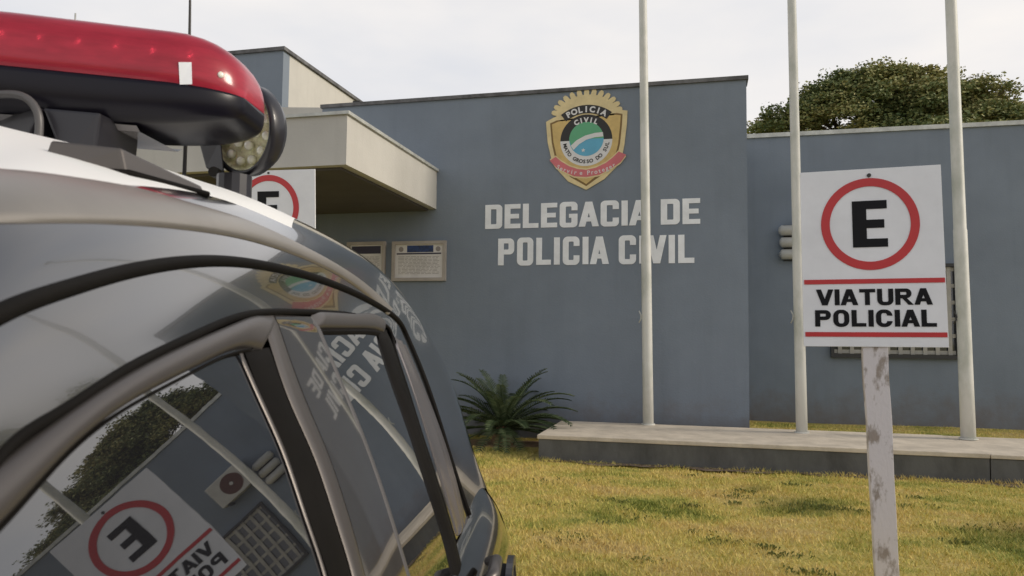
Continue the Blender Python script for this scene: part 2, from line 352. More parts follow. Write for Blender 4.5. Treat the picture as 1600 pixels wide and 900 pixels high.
# the lawn: one sheet with slight unevenness
def lawn_h(x, y): return .012*math.sin(1.7*x+.6*y)+.01*math.sin(2.9*y-1.1*x)
nx, ny = 90, 60; X0, X1, Y0, Y1 = -14, 16, 3.92, 22
v = []; f = []
for j in range(ny+1):
    for i in range(nx+1):
        x = X0+(X1-X0)*i/nx; y = Y0+(Y1-Y0)*j/ny; v.append((x, y, lawn_h(x, y)*.6+.004))
for j in range(ny):
    for i in range(nx): k = j*(nx+1)+i; f.append((k, k+1, k+nx+2, k+nx+1))
tag(link('lawn', me_from(v, f), M['lawn'], smooth=True), kind='structure')
sheet('road', -500, 500, -9, 2.6, -.005-.013, M['asphalt'])
kb = MB(); kb.box(-60, 60, 3.72, 3.9, -.1, .03); tag(kb.build('kerb', M['pave'], bevel=.015), kind='structure')
sheet('pavement', -60, 60, 2.6, 3.72, -.012, M['pave'])
# bare soil round the cycad
sv = [(-2.35, 9.42, .014)]; nS = 40
for i in range(nS):
    a = 2*math.pi*i/nS; rr_ = .62+.1*math.sin(3*a+1)+.07*math.sin(7*a); sv.append((-2.35+1.35*rr_*math.cos(a), 9.42+.62*rr_*math.sin(a), .006))
tag(link('soil_patch', me_from(sv, [(0, i+1, (i+1) % nS+1) for i in range(nS)]), M['soil'], smooth=True), kind='structure')

v = []; nS = 120  # bare earth at the plinth foot, with shade put into its dark colour
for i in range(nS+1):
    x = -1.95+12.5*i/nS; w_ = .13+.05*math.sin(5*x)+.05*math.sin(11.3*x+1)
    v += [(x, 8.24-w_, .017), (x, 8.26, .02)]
tag(link('shaded_soil_strip', me_from(v, [(2*i, 2*i+2, 2*i+3, 2*i+1) for i in range(nS)]), M['soil_shaded']), kind='structure')
# grass blades: nobody could count them
def grass():
    nb = 300000
    # density falls with distance
    u = RNG.random(nb); y = 3.95+6.2*u**1.25
    x = -6.5+13*RNG.random(nb)
    keep = (x > -.62*y-.2-2.5*(y < 6)) & (x < .42*y+2.2)
    keep &= ~((y > 8.24-.10-.05*np.sin(5*x)) & (y < 9.72) & (x > -1.85))
    keep &= ~((((x+2.35)/.95)**2+((y-9.42)/.5)**2) < 1)
    keep &= ~((y > 9.93) & (x < .62))
    x = x[keep]; y = y[keep]
    xs = []; ys = []
    # a strip of taller weeds at the wall feet and the plinth
    n2 = 2500; x2 = -1.75+9*RNG.random(n2); y2 = 8.2-.07*RNG.random(n2)**2
    n3 = 14000; x3 = .7+7*RNG.random(n3); y3 = 9.75+3.5*RNG.random(n3)
    n4 = 2500; x4 = -6+4.3*RNG.random(n4); y4 = 9.9-.1*RNG.random(n4)
    X = np.concatenate([x, x2, x3, x4]); Y = np.concatenate([y, y2, y3, y4]); n = len(X)
    h = .016+.022*RNG.random(n); h[len(x):len(x)+n2] *= 1.6
    clump = .5+.5*np.sin(5.1*X+2*np.sin(3.3*Y))*np.sin(4.3*Y+1.7*np.sin(2.9*X)); h *= .65+.75*clump
    a = RNG.random(n)*2*np.pi; w = .0022+.0022*RNG.random(n)+.00035*(Y-4)
    lean = RNG.normal(0, .6, (n, 2))*h[:, None]
    Z = np.array([0.6*(.012*np.sin(1.7*p+.6*q)+.01*np.sin(2.9*q-1.1*p)) for p, q in zip(X, Y)])
    vv = np.empty((n, 3, 3))
    vv[:, 0] = np.stack([X-w*np.cos(a), Y-w*np.sin(a), Z], 1); vv[:, 1] = np.stack([X+w*np.cos(a), Y+w*np.sin(a), Z], 1)
    vv[:, 2] = np.stack([X+lean[:, 0], Y+lean[:, 1], Z+h], 1)
    me = bpy.data.meshes.new('mesh'); me.vertices.add(n*3); me.vertices.foreach_set('co', vv.ravel())
    me.loops.add(n*3); me.loops.foreach_set('vertex_index', np.arange(n*3)); me.polygons.add(n); me.polygons.foreach_set('loop_start', np.arange(n)*3); me.polygons.foreach_set('loop_total', np.full(n, 3))
    me.update(); me.validate()
    tag(link('grass', me, M['blade']), 'short dry yellow lawn grass with a few green patches', 'grass', kind='stuff')
grass()
def weeds():
    v = []; f = []
    spots = [onG(*q)[:2] for q in ((1080,793),(1165,770),(1150,788),(960,785),(975,798),(890,843),(905,838),(1195,858),(1000,812),(950,820),(1330,800),(1240,800),(1290,795),(1210,790),(1500,850),(1545,830),(1080,745),(870,760),(1130,850),(1010,880),(1240,760),(1460,770))]
    spots += [(RNG.uniform(-1.8, 6), RNG.uniform(4.2, 8)) for _ in range(26)]
    for (x, y) in spots:
        k = int(RNG.integers(12, 42)); r_ = RNG.uniform(.02, .09)
        for _ in range(k):
            px_, py_ = x+RNG.normal()*r_*1.5, y+RNG.normal()*r_*.8; h = RNG.uniform(.015, .035); a = RNG.uniform(0, 6.28); l = RNG.uniform(.012, .034); w_ = RNG.uniform(.003, .007); b0 = len(v)
            c, s_ = math.cos(a), math.sin(a); v += [(px_-s_*w_*.4, py_+c*w_*.4, 0), (px_+s_*w_*.4, py_-c*w_*.4, 0), (px_+c*l*.5+s_*w_, py_+s_*l*.5-c*w_, h), (px_+c*l, py_+s_*l, h*.9), (px_+c*l*.5-s_*w_, py_+s_*l*.5+c*w_, h)]; f.append((b0, b0+1, b0+2, b0+3, b0+4))
    tag(link('weeds', me_from(v, f), M['weed']), 'small dark green weed tufts scattered through the dry lawn', 'weeds', kind='stuff')
weeds()

# ================================================================== POLICE STATION
WY, WZ, WX0, WX1 = 9.95, 4.68, -5.37, .60        # front wall
RY, RZ = 13.4, 4.80                              # right wing, set back
st = tag(empty('police_station', (-2.4, WY, 0)), 'long low slate blue police station with cream canopy and white wall lettering', 'building')
m = MB(); m.box(WX0, WX1, WY, WY+.25, -.02, WZ); m.build('front_wall', M['wall'], st)
m = MB(); m.box(WX1-.25, WX1-.003, WY+.25, RY, -.02, WZ-.02); m.build('return_wall', M['wall'], st)
m = MB(); m.box(WX1-.25, 16, RY, RY+.25, -.02, RZ); m.build('wing_wall', M['wall'], st)
m = MB(); m.box(WX0-.02, WX1+.025, WY-.03, WY+.28, WZ, WZ+.05); m.build('coping', M['coping'], st)
m = MB(); m.box(WX1+.03, 16, RY-.035, RY+.28, RZ, RZ+.07); m.build('coping', M['flashing'], st)
m = MB(); m.box(-12, WX0-.003, WY+.1, WY+.3, -.02, 3.3); m.build('entrance_wall', M['wall'], st)
# raised water tank block with its cream side, and the low cream parapet before it
p = onY(443, 79, 11.0); bx = p[0]; bz = p[2]
m = MB(); m.box(bx-5, bx, 11.0, 11.2, 3.2, bz); m.build('tank_block_front', M['wall'], st)
m = MB(); m.box(bx-5, bx-.003, 11.2, 17, 3.2, bz-.004); m.build('tank_block_side', M['cream'], st)
m = MB(); m.box(bx-5, bx+.04, 10.96, 17.04, bz, bz+.06); m.build('coping', M['coping'], st)
a = onY(428, 159, 10.3); b = onY(506, 168, 10.3)
m = MB(); m.hexa([(a[0]-3, 10.3, 3.0), (b[0], 10.3, 3.0), (b[0], 10.6, 3.0), (a[0]-3, 10.6, 3.0), (a[0]-3, 10.3, a[2]+.12), (b[0], 10.3, b[2]), (b[0], 10.6, b[2]), (a[0]-3, 10.6, a[2]+.12)])
m.build('parapet', M['cream'], st)
m = MB(); p = onY(557, 159, 10.02); m.box(p[0]-.05, p[0]+.06, 10.0, 10.1, WZ+.05, WZ+.10); m.build('roof_vent', M['metal_dark'], st)
# canopy
cx, cy0, cz0, cz1 = -3.57, 7.15, 3.13, 3.66
m = MB(); m.box(-12, cx, cy0, WY-.002, cz0, cz1)
can = m.build('canopy', M['cream'], st)
m = MB(); m.box(-12, cx+.03, cy0-.03, cy0+.05, cz1, cz1+.035); m.box(cx-.05, cx+.03, cy0+.05, WY-.004, cz1, cz1+.035); m.build('flashing', M['flashing'], can)
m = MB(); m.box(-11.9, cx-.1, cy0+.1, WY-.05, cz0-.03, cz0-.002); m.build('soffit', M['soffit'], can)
m = MB(); m.box(-9.2, -8.9, cy0+.3, cy0+.6, 0, cz0-.035); m.build('canopy_post', M['cream'], st)
m = MB(); m.box(-8.2, -6.2, WY+.06, WY+.096, 0, 2.2); dr = m.build('door', M['winframe'], st)

def wallmap(x, z, h): return (x, WY-.004-h, z)
BOLD = (.52, .175, .17, .16, .085, .24)
def style(w=.52, t=.17, th=.165, rr=.17, gap=.085, space=.22): return (w, t, th, rr, gap, space)
me1 = lay_word('DELEGACIA DE', -2.855, .018, 2.832, 3.165, wallmap, .004, style(.66, .225, .19, .17, .09, .32))
me2 = lay_word('POLICIA CIVIL', -2.665, -.058, 2.328, 2.695, wallmap, .004, style(.62, .22, .185, .18, .11, .28))
link('wall_lettering', join_me([me1, me2]), M['letter'], st)

# emblem on the wall: local units = pixels of the emblem crop / 100, centred on the roundel
EX, EZ, ES = -1.46, 4.0, 1.36/8.35          # world centre, height, metres per unit (emblem is 8.35 units tall)
def emap(lift):
    return lambda u, v, h: (EX+u*ES, WY-.004-lift-h, EZ+v*ES)
def E_(pts): return [((x-4.08)/1.0, (4.75-y)/1.0) for x, y in pts]     # crop coords (x right, y down) in hundreds of px
em = link('emblem', flat_shape([E_([(.70,3.05),(1.35,2.72),(2.0,2.55),(6.1,2.45),(6.8,2.4),(7.45,2.5),(7.4,3.6),(7.2,5.3),(7.0,6.4),(6.55,7.1),(5.6,8.05),(4.1,8.9),(2.6,8.15),(1.75,7.2),(1.2,6.3),(.85,4.8)])], emap(0), .012), M['gold_pale'], st)
# scalloped crest on top
cr_ = []
for i in range(13):
    a = R(168-156*i/12); rx, ry = 2.72, 2.0
    cx_, cy_ = 4.1+rx*math.cos(a), 2.75-ry*math.sin(a)
    tx, ty, nx_, ny_ = math.sin(a), math.cos(a), math.cos(a), -math.sin(a)
    for du, dv in ((-.22, -.22), (-.2, .1), (-.1, .27), (.1, .27), (.2, .1), (.22, -.22)): cr_.append((cx_+tx*du+nx_*dv, cy_+ty*du+ny_*dv))
cr_ += [(6.6, 2.5), (6.0, 3.2), (2.1, 3.2), (1.5, 2.7)]
link('crest', flat_shape([E_(cr_)], emap(.002), .012), M['gold_pale'], em)
link('shield_line', flat_shape([E_([(1.05,3.2),(1.6,2.98),(6.6,2.66),(7.05,2.75),(7.0,3.7),(6.85,5.2),(6.6,6.3),(6.2,6.9),(5.4,7.7),(4.1,8.6),(2.8,7.8),(2.0,6.95),(1.5,6.2),(1.2,4.8)])], emap(.0125), .0015), M['gold_line'], em)
link('shield', flat_shape([E_([(1.2,3.3),(1.8,3.08),(6.5,2.8),(6.9,2.87),(6.85,3.7),(6.7,5.2),(6.45,6.25),(6.05,6.8),(5.3,7.5),(4.1,8.42),(2.9,7.65),(2.15,6.85),(1.65,6.1),(1.35,4.8)])], emap(.0145), .0015), M['gold'], em)
def ringpts(cx, cy, r0, r1, a0, a1, n=28): return [(cx+r1*math.cos(R(a)), cy-r1*math.sin(R(a))) for a in np.linspace(a0, a1, n)]+[(cx+r0*math.cos(R(a)), cy-r0*math.sin(R(a))) for a in np.linspace(a1, a0, n)]
link('roundel_white', flat_shape([E_(ringpts(4.08, 4.78, 0.01, 2.15, 180, 360))], emap(.0165), .0015), M['white'], em)
link('black_arch', flat_shape([E_(ringpts(4.08, 4.78, 1.4, 2.15, 0, 180))], emap(.0165), .0015), M['black'], em)
link('title_band', flat_shape([E_(ringpts(4.08, 5.25, 2.72, 3.42, 52, 128))], emap(.0185), .0015), M['black'], em)
link('sky_green', flat_shape([E_(ringpts(4.1, 4.68, .01, 1.42, 0, 180)+[(2.68, 4.7), (5.52, 4.7)])[:-2]], emap(.0185), .0015), M['emb_green'], em)
link('water_blue', flat_shape([E_(ringpts(4.1, 4.68, .01, 1.42, 180, 360))], emap(.0185), .0015), M['emb_blue'], em)
link('green_field', flat_shape([E_([(2.68,4.68),(3.9,4.69),(3.3,5.05),(2.95,5.5)])], emap(.0205), .001), M['emb_green'], em)
link('white_curve', flat_shape([E_([(2.8,5.2),(3.3,4.75),(4.0,4.4),(4.8,4.22),(5.45,4.18),(5.5,4.55),(4.8,4.58),(4.1,4.75),(3.5,5.1),(3.05,5.55)])], emap(.022), .001), M['white'], em)
link('star', flat_shape([E_([(3.85+(.19 if i % 2 == 0 else .08)*math.sin(R(36*i)), 5.62-(.19 if i % 2 == 0 else .08)*math.cos(R(36*i))) for i in range(10)])], emap(.022), .001), M['white'], em)
rib = [(1.05,6.35),(1.55,6.05),(2.0,6.45),(2.7,6.9),(3.4,7.15),(4.1,7.25),(4.9,7.1),(5.7,6.75),(6.3,6.3),(6.75,5.85),(7.35,6.15),(6.9,6.75),(6.1,7.25),(5.2,7.7),(4.1,7.85),(3.1,7.75),(2.3,7.35),(1.6,6.95)]
link('ribbon_edge', flat_shape([E_([(x, y+.12*(1 if i > 9 else -1)) for i, (x, y) in enumerate(rib)])], emap(.0165), .0015), M['gold_pale'], em)
link('ribbon', flat_shape([E_(rib)], emap(.0185), .0015), M['emb_red'], em)
def arc_text(s, cx, cy, rad, mid, step, size, lift, below=False, bold=.012):
    mes = []; n = len(s)
    for i, ch in enumerate(s):
        if ch == ' ': continue
        off = (i-(n-1)/2)*step
        a = R(mid-off) if not below else R(mid+off)
        X_, Y_ = cx+rad*math.cos(a), cy-rad*math.sin(a); rot = (a-math.pi/2) if not below else (a+math.pi/2)
        def mf(u, v, h, X_=X_, Y_=Y_, rot=rot):
            uu = u*math.cos(rot)-v*math.sin(rot); vv = u*math.sin(rot)+v*math.cos(rot)
            return emap(lift)((X_-4.08)+uu, (4.75-Y_)+vv, h)
        mes.append(text_mesh(ch, size, mf, .001, bold))
    return join_me(mes)
link('title_word', arc_text('POLICIA', 4.08, 5.25, 2.83, 90, 9.6, .66, .0205, bold=.03), M['white'], em)
link('title_word', arc_text('CIVIL', 4.08, 5.0, 1.72, 90, 12.5, .56, .0205, bold=.03), M['white'], em)
link('ring_lettering', arc_text('MATO GROSSO DO SUL', 4.08, 4.78, 1.92, 270, 9.2, .42, .0205, True), M['black'], em)
for wd, md in (('Servir', 251.0), ('e', 265.3), ('Proteger', 284.8)): link('ribbon_word', arc_text(wd, 4.08, 2.55, 5.12, md, 3.55, .5, .0205, True, .006), M['white'], em)

# window with grille in the wing wall, behind the near sign
wx0, wx1, wz0, wz1 = 2.14, 3.95, 1.14, 2.55
m = MB(); m.box(wx0, wx1, RY-.012, RY-.004, wz0, wz1); wn = m.build('window', M['win'], st)
m = MB()
for (a0, a1, b0, b1) in ((wx0-.05, wx1+.05, wz0-.06, wz0), (wx0-.05, wx1+.05, wz1, wz1+.05), (wx0-.05, wx0, wz0, wz1), (wx1, wx1+.05, wz0, wz1)): m.box(a0, a1, RY-.09, RY-.002, b0, b1)
m.build('window_frame', M['winframe'], wn)
m = MB()
for i in range(10): x = wx0+(wx1-wx0)*(i+.5)/10; m.box(x-.03, x+.03, RY-.055, RY-.035, wz0+.004, wz1-.004)
for i in range(6): z = wz0+.04+(wz1-wz0-.08)*i/5; m.box(wx0+.004, wx1-.004, RY-.034, RY-.016, z-.03, z+.03)
m.build('window_grille', M['grille'], wn)

# outdoor unit of the air conditioning (white case, round fan) beside the window
ac = tag(empty('air_conditioner', (2.3, RY, 2.6)), 'white air conditioner outdoor unit with round dark fan on wing wall behind near sign', 'air conditioner')
m = MB(); m.box(1.80, 2.57, RY-.34, RY-.03, 2.98, 3.52); m.build('casing', M['ac'], ac, bevel=.02)
m = MB(); n_ = 32
m.add([(2.15+.21*math.cos(2*math.pi*i/n_), RY-.346, 3.25+.21*math.sin(2*math.pi*i/n_)) for i in range(n_)]+[(2.15+.21*math.cos(2*math.pi*i/n_), RY-.33, 3.25+.21*math.sin(2*math.pi*i/n_)) for i in range(n_)], [tuple(range(n_))]+[(i, (i+1) % n_, n_+(i+1) % n_, n_+i) for i in range(n_)])
m.build('fan_grille', M['fan'], ac)
m = MB(); m.tube([(2.15, RY-.36, 3.25), (2.15, RY-.344, 3.25)], .035, 16); m.build('fan_hub', M['ac'], ac)
for xb in (1.9, 2.43): m = MB(); m.box(xb, xb+.04, RY-.33, RY, 2.94, 2.975); m.build('bracket', M['metal_dark'], ac)
# three-tiered meter/insulator fixture left of it
fx = tag(empty('wall_fixture', (1.5, RY, 2.7)), 'grey three tiered rounded fixture on slate wall left of near sign', 'fixture')
for k in range(3):
    m = MB(); z = 2.78+.2*k
    m.tube([(1.30+.02*(2-k), RY-.11, z), (1.34, RY-.12, z), (1.72, RY-.12, z), (1.76, RY-.11, z)], [.05, .085, .085, .05], 18); m.build('tier', M['ac'], fx, smooth=True)
m = MB(); m.box(1.38, 1.70, RY-.06, RY-.002, 2.68, 3.28); m.build('back_plate', M['metal_dark'], fx)

# notice boards
def notice(x0, x1, z0, z1, label, kind):
    nb = tag(empty('notice_board', ((x0+x1)/2, WY, z0)), label, 'notice board', 'notice boards under the canopy')
    m = MB(); y = WY-.004
    for q in ((x0, x1, z0, z0+.045), (x0, x1, z1-.045, z1), (x0, x0+.045, z0+.045, z1-.045), (x1-.045, x1, z0+.045, z1-.045)): m.box(q[0], q[1], y-.05, y, q[2], q[3])
    m.build('frame', M['frame'], nb)
    m = MB(); m.box(x0+.045, x1-.045, y-.02, y-.004, z0+.045, z1-.045); m.build('sheet', M['board'], nb)
    w = x1-x0
    if kind == 0:
        m = MB(); m.box(x0+.07, x1-.075, y-.0225, y-.0205, z1-.17, z1-.062); m.build('header', M['ink_dark'], nb)
    else:
        m = MB(); m.box(x0+.22, x1-.19, y-.0225, y-.0205, z1-.155, z1-.06); m.build('header', M['ink_blue'], nb)
        m = MB(); m.box(x0+.065, x1-.075, y-.0225, y-.0205, z1-.185, z1-.165); m.build('rule', M['ink_dark'], nb)
        for xx in (x0+.13, x1-.12): m = MB(); m.tube([(xx, y-.022, z1-.112), (xx, y-.0205, z1-.112)], .036, 16); m.build('seal', M['ink_grey'], nb)
    m = MB(); z = z1-.22
    while z > z0+.09:
        xx = x0+.09; 
        while xx < x1-.12:
            l = random.uniform(.03, .1); m.box(xx, min(xx+l, x1-.09), y-.0222, y-.0205, z, z+.006); xx += l+.014
        z -= .02
    m.build('print', M['ink_grey'], nb)
notice(-4.90, -4.31, 2.135, 2.685, 'pale framed notice with dark header strip under canopy, partly hidden by the car', 0)
notice(-4.205, -3.405, 2.12, 2.68, 'wide pale framed notice with blue header and two seals, nearer the lettering', 1)

# ================================================================== PLINTH AND FLAGPOLES
pl = tag(empty('flagpole_plinth', (2, 9, 0)), 'long low concrete plinth with pale top and dark front carrying the flagpoles', 'plinth')
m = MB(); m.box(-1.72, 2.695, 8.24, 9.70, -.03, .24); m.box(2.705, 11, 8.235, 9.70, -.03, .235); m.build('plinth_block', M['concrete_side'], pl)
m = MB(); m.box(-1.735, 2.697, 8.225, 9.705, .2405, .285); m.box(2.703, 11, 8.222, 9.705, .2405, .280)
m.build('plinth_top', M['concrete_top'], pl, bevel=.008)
plabels = ['white flagpole in front of the painted wall lettering, leftmost of three', 'white flagpole just left of the near parking sign, middle of three', 'stained white flagpole just right of the near parking sign, rightmost of three']
for (bx_, by_, tx_), lb, rr_ in zip(((-.622, 9.62, -.684), (1.144, 9.386, 1.096), (2.869, 9.386, 2.811)), plabels, (.062, .060, .070)):
    fp = tag(empty('flagpole', (bx_, by_, .285)), lb, 'flagpole', 'flagpoles on the concrete plinth')
    k = (tx_-bx_)/5.2; top = 8.2
    m = MB(); m.tube([(bx_+k*(z-.28), by_, z) for z in (.2, 1.0, 2.6, 2.62, 5, top)], [rr_*1.08, rr_*1.04, rr_, rr_*.93, rr_*.86, rr_*.72], 20); pm = m.build('pole', M['pole'], fp, smooth=True)
    m = MB(); m.tube([(bx_, by_, .286), (bx_, by_, .30)], rr_*1.35, 20); m.build('base_collar', M['pole'], fp)
    z = 1.63; xx = bx_+k*(z-.28)
    m = MB(); m.tube([(xx-rr_-.035, by_-.02, z+.07), (xx-rr_-.01, by_-.02, z+.02), (xx-rr_-.01, by_-.02, z-.03), (xx-rr_-.035, by_-.02, z-.08)], .008, 8)
    m.tube([(xx-rr_-.01, by_-.02, z), (xx, by_, z)], .008, 8); m.build('cleat', M['metal_dark'] if rr_ > .065 else M['flashing'], fp, smooth=True)
    m = MB(); m.tube([(bx_+k*(top-.28), by_, top), (bx_+k*(top-.28), by_, top+.03)], .09, 16); m.tube([(bx_+k*(top-.28), by_, top+.03), (bx_+k*(top-.28), by_, top+.1)], [.05, .01], 12); m.build('finial', M['pole'], fp, smooth=True)

# ================================================================== PARKING SIGNS
def parking_sign(Y, corners, circ, label, full=True, post=None):
    """corners: photo pixels TL TR BL BR of the board, laid on a real vertical board at distance Y"""
    TL, TR, BL, BR = [onY(*q, Y) for q in corners]
    sg = tag(empty('parking_sign', ((BL[0]+BR[0])/2, Y, 0)), label, 'sign', 'reserved police parking signs')
    def bl(u, v, h):     # u,v 0..1 across / up
        p = BL*(1-u)*(1-v)+BR*u*(1-v)+TL*(1-u)*v+TR*u*v
        return (p[0], Y-h, p[2])
    m = MB(); m.hexa([bl(0, 0, 0), bl(1, 0, 0), tuple(np.array(bl(1, 0, 0))+(0, .012, 0)), tuple(np.array(bl(0, 0, 0))+(0, .012, 0)), bl(0, 1, 0), bl(1, 1, 0), tuple(np.array(bl(1, 1, 0))+(0, .012, 0)), tuple(np.array(bl(0, 1, 0))+(0, .012, 0))])
    bd = m.build('board', M['sign_white'], sg, bevel=.002)
    W = np.linalg.norm(BR-BL); Hh = np.linalg.norm(TL-BL)
    cu_, cv_, ro = circ; ro_u, ro_v = ro/W, ro/Hh; t_ = .82
    o = [(cu_+ro_u*math.cos(2*math.pi*i/64), cv_+ro_v*math.sin(2*math.pi*i/64)) for i in range(64)]
    n = [(cu_+ro_u*t_*math.cos(2*math.pi*i/64), cv_+ro_v*t_*math.sin(2*math.pi*i/64)) for i in range(64)]
    sm = lambda u, v, h: bl(u, v, .0025+h)
    link('red_ring', flat_shape([o, n], sm, .0012), M['sign_red'], bd)
    g, gw = glyph('E', .72, .27, .18, .2)
    eh = ro_v*2*.505; ew = eh*Hh/W*.70
    link('letter', flat_shape([[(cu_-ew/2+x/gw*ew, cv_-eh/2+y*eh) for x, y in lp] for lp in g], sm, .0012), M['sign_black'], bd)
    for v0, v1 in ((.352, .378), (.055, .081)):
        link('red_line', flat_shape([[(.012, v0), (.992, v0), (.992, v1), (.012, v1)]], sm, .0012), M['sign_red'], bd)
    stl = (.86, .235, .19, .36, .13, .3)
    link('lettering', join_me([lay_word('VIATURA', .095, .90, .232, .322, sm, .0012, (.88, .275, .215, .34, .10, .3)), lay_word('POLICIAL', .085, .925, .112, .205, sm, .0012, (.86, .275, .215, .38, .12, .3))]), M['sign_black'], bd)
    m = MB(); c = np.array(bl(cu_+.005, cv_+ro_v*1.06, 0)); m.tube([c+(0, -.008, 0), c+(0, .02, 0)], .011, 12); m.build('bolt', M['metal_dark'], bd)
    a, b, w = post
    pa = np.array(a); pb = np.array(b)
    m = MB(); h = w/2; y0 = Y+.014; d = .055; vv = []; ff = []; ns_ = 24
    for i in range(ns_+1):
        s = i/ns_; c = pa*(1-s)+pb*s; wob = .0025*math.sin(9*s*3)+.002*math.sin(23*s); hh = h*(1+.04*math.sin(5*s))
        vv += [(c[0]-hh+wob, y0, c[2]), (c[0]+hh+wob, y0, c[2]), (c[0]+hh+wob, y0+d, c[2]), (c[0]-hh+wob, y0+d, c[2])]
    for i in range(ns_):
        for j in range(4): k = (j+1) % 4; ff.append((i*4+j, i*4+k, i*4+4+k, i*4+4+j))
    ff += [(3, 2, 1, 0), tuple(ns_*4+j for j in range(4))]; m.add(vv, ff)
    m.build('post', M['post'], sg, bevel=.003)
    return sg
SY = 4.55
pt = onY(1369, 545, SY); pbm = onY(1388, 900, SY); sl_ = (pbm[0]-pt[0])/(pbm[2]-pt[2])
pw = onY(1388, 545, SY)[0]-onY(1350, 545, SY)[0]
ztop = onY(1360, 280, SY)[2]
circ_r = (onY(1439, 351, SY)[0]-onY(1283, 351, SY)[0])/2
parking_sign(SY, ((1250, 270), (1470, 257), (1256, 541), (1483, 543)), (.492, .687, circ_r), 'near white E parking sign with VIATURA POLICIAL text on a peeling white post', post=((pt[0]+sl_*(ztop-.1-pt[2]), 0, ztop-.1), (pt[0]+sl_*(-.15-pt[2]), 0, -.15), pw))
Y2 = 6.6
cr2 = (onY(467, 325, Y2)[0]-onY(373, 325, Y2)[0])/2
b2z = onY(425, 430, Y2)[2]
parking_sign(Y2, ((361, 268), (492, 264), (362, 431), (493, 431)), (.45, .64, cr2), 'far E parking sign rising behind the car roof under the canopy', post=((onY(427, 400, Y2)[0], 0, onY(427, 300, Y2)[2]), (onY(427, 400, Y2)[0], 0, -.15), .09))

# ================================================================== CYCAD
def cycad(c):
    cy = tag(empty('cycad', c), 'low dark green cycad with arching feathery fronds at the left end of the plinth', 'plant')
    m = MB(); m.tube([(c[0], c[1], -.03), (c[0]+.005, c[1], .06), (c[0], c[1], .16), (c[0], c[1], .24)], [.13, .15, .13, .07], 14); m.build('trunk', M['cyc_trunk'], cy, smooth=True)
    nF = 58; v = []; f = []; rv = MB()
    for k in range(nF):
        az = k*2.39996+random.uniform(-.15, .15); q = k/nF
        el = R(72-74*q**.8+random.uniform(-6, 6)); L = random.uniform(.90, 1.18)*(.85+.15*math.sin(3*q)); droop = random.uniform(.6, 1.15)
        p = np.array([c[0], c[1], .2]); pts = [p.copy()]; e = el; nseg = 14
        for i in range(nseg):
            d = np.array([math.cos(az)*math.cos(e), math.sin(az)*math.cos(e), math.sin(e)]); p = p+d*L/nseg; pts.append(p.copy()); e -= droop/nseg*(.5+1.3*i/nseg)
        rv.tube(pts, [.009*(1-.8*i/nseg) for i in range(nseg+1)], 5)
        side = np.array([-math.sin(az), math.cos(az), 0])
        nl = 30
        for i in range(3, nl):
            s = i/nl*(nseg); i0 = min(int(s), nseg-1); P = pts[i0]+(pts[i0+1]-pts[i0])*(s-i0); d = pts[i0+1]-pts[i0]; d = d/np.linalg.norm(d); up = np.cross(side, d)*-1
            ll = .13*math.sin(math.pi*(.12+.80*i/nl))**.7*random.uniform(.85, 1.1)
            for sg in (-1, 1):
                dr = d*.62+side*sg*.72+up*.30; dr /= np.linalg.norm(dr); wv = d*.0105
                tip = P+dr*ll+np.array([0, 0, -.02]); b0 = len(v)
                v += [P-wv, P+wv, P+dr*ll*.5+wv*.9, tip, P+dr*ll*.5-wv*.9]; f.append((b0, b0+1, b0+2, b0+3, b0+4))
    link('fronds', me_from(v, f), M['frond'], cy); rv.build('frond_stalks', M['frond'], cy)
cycad((-2.40, 9.30, 0))

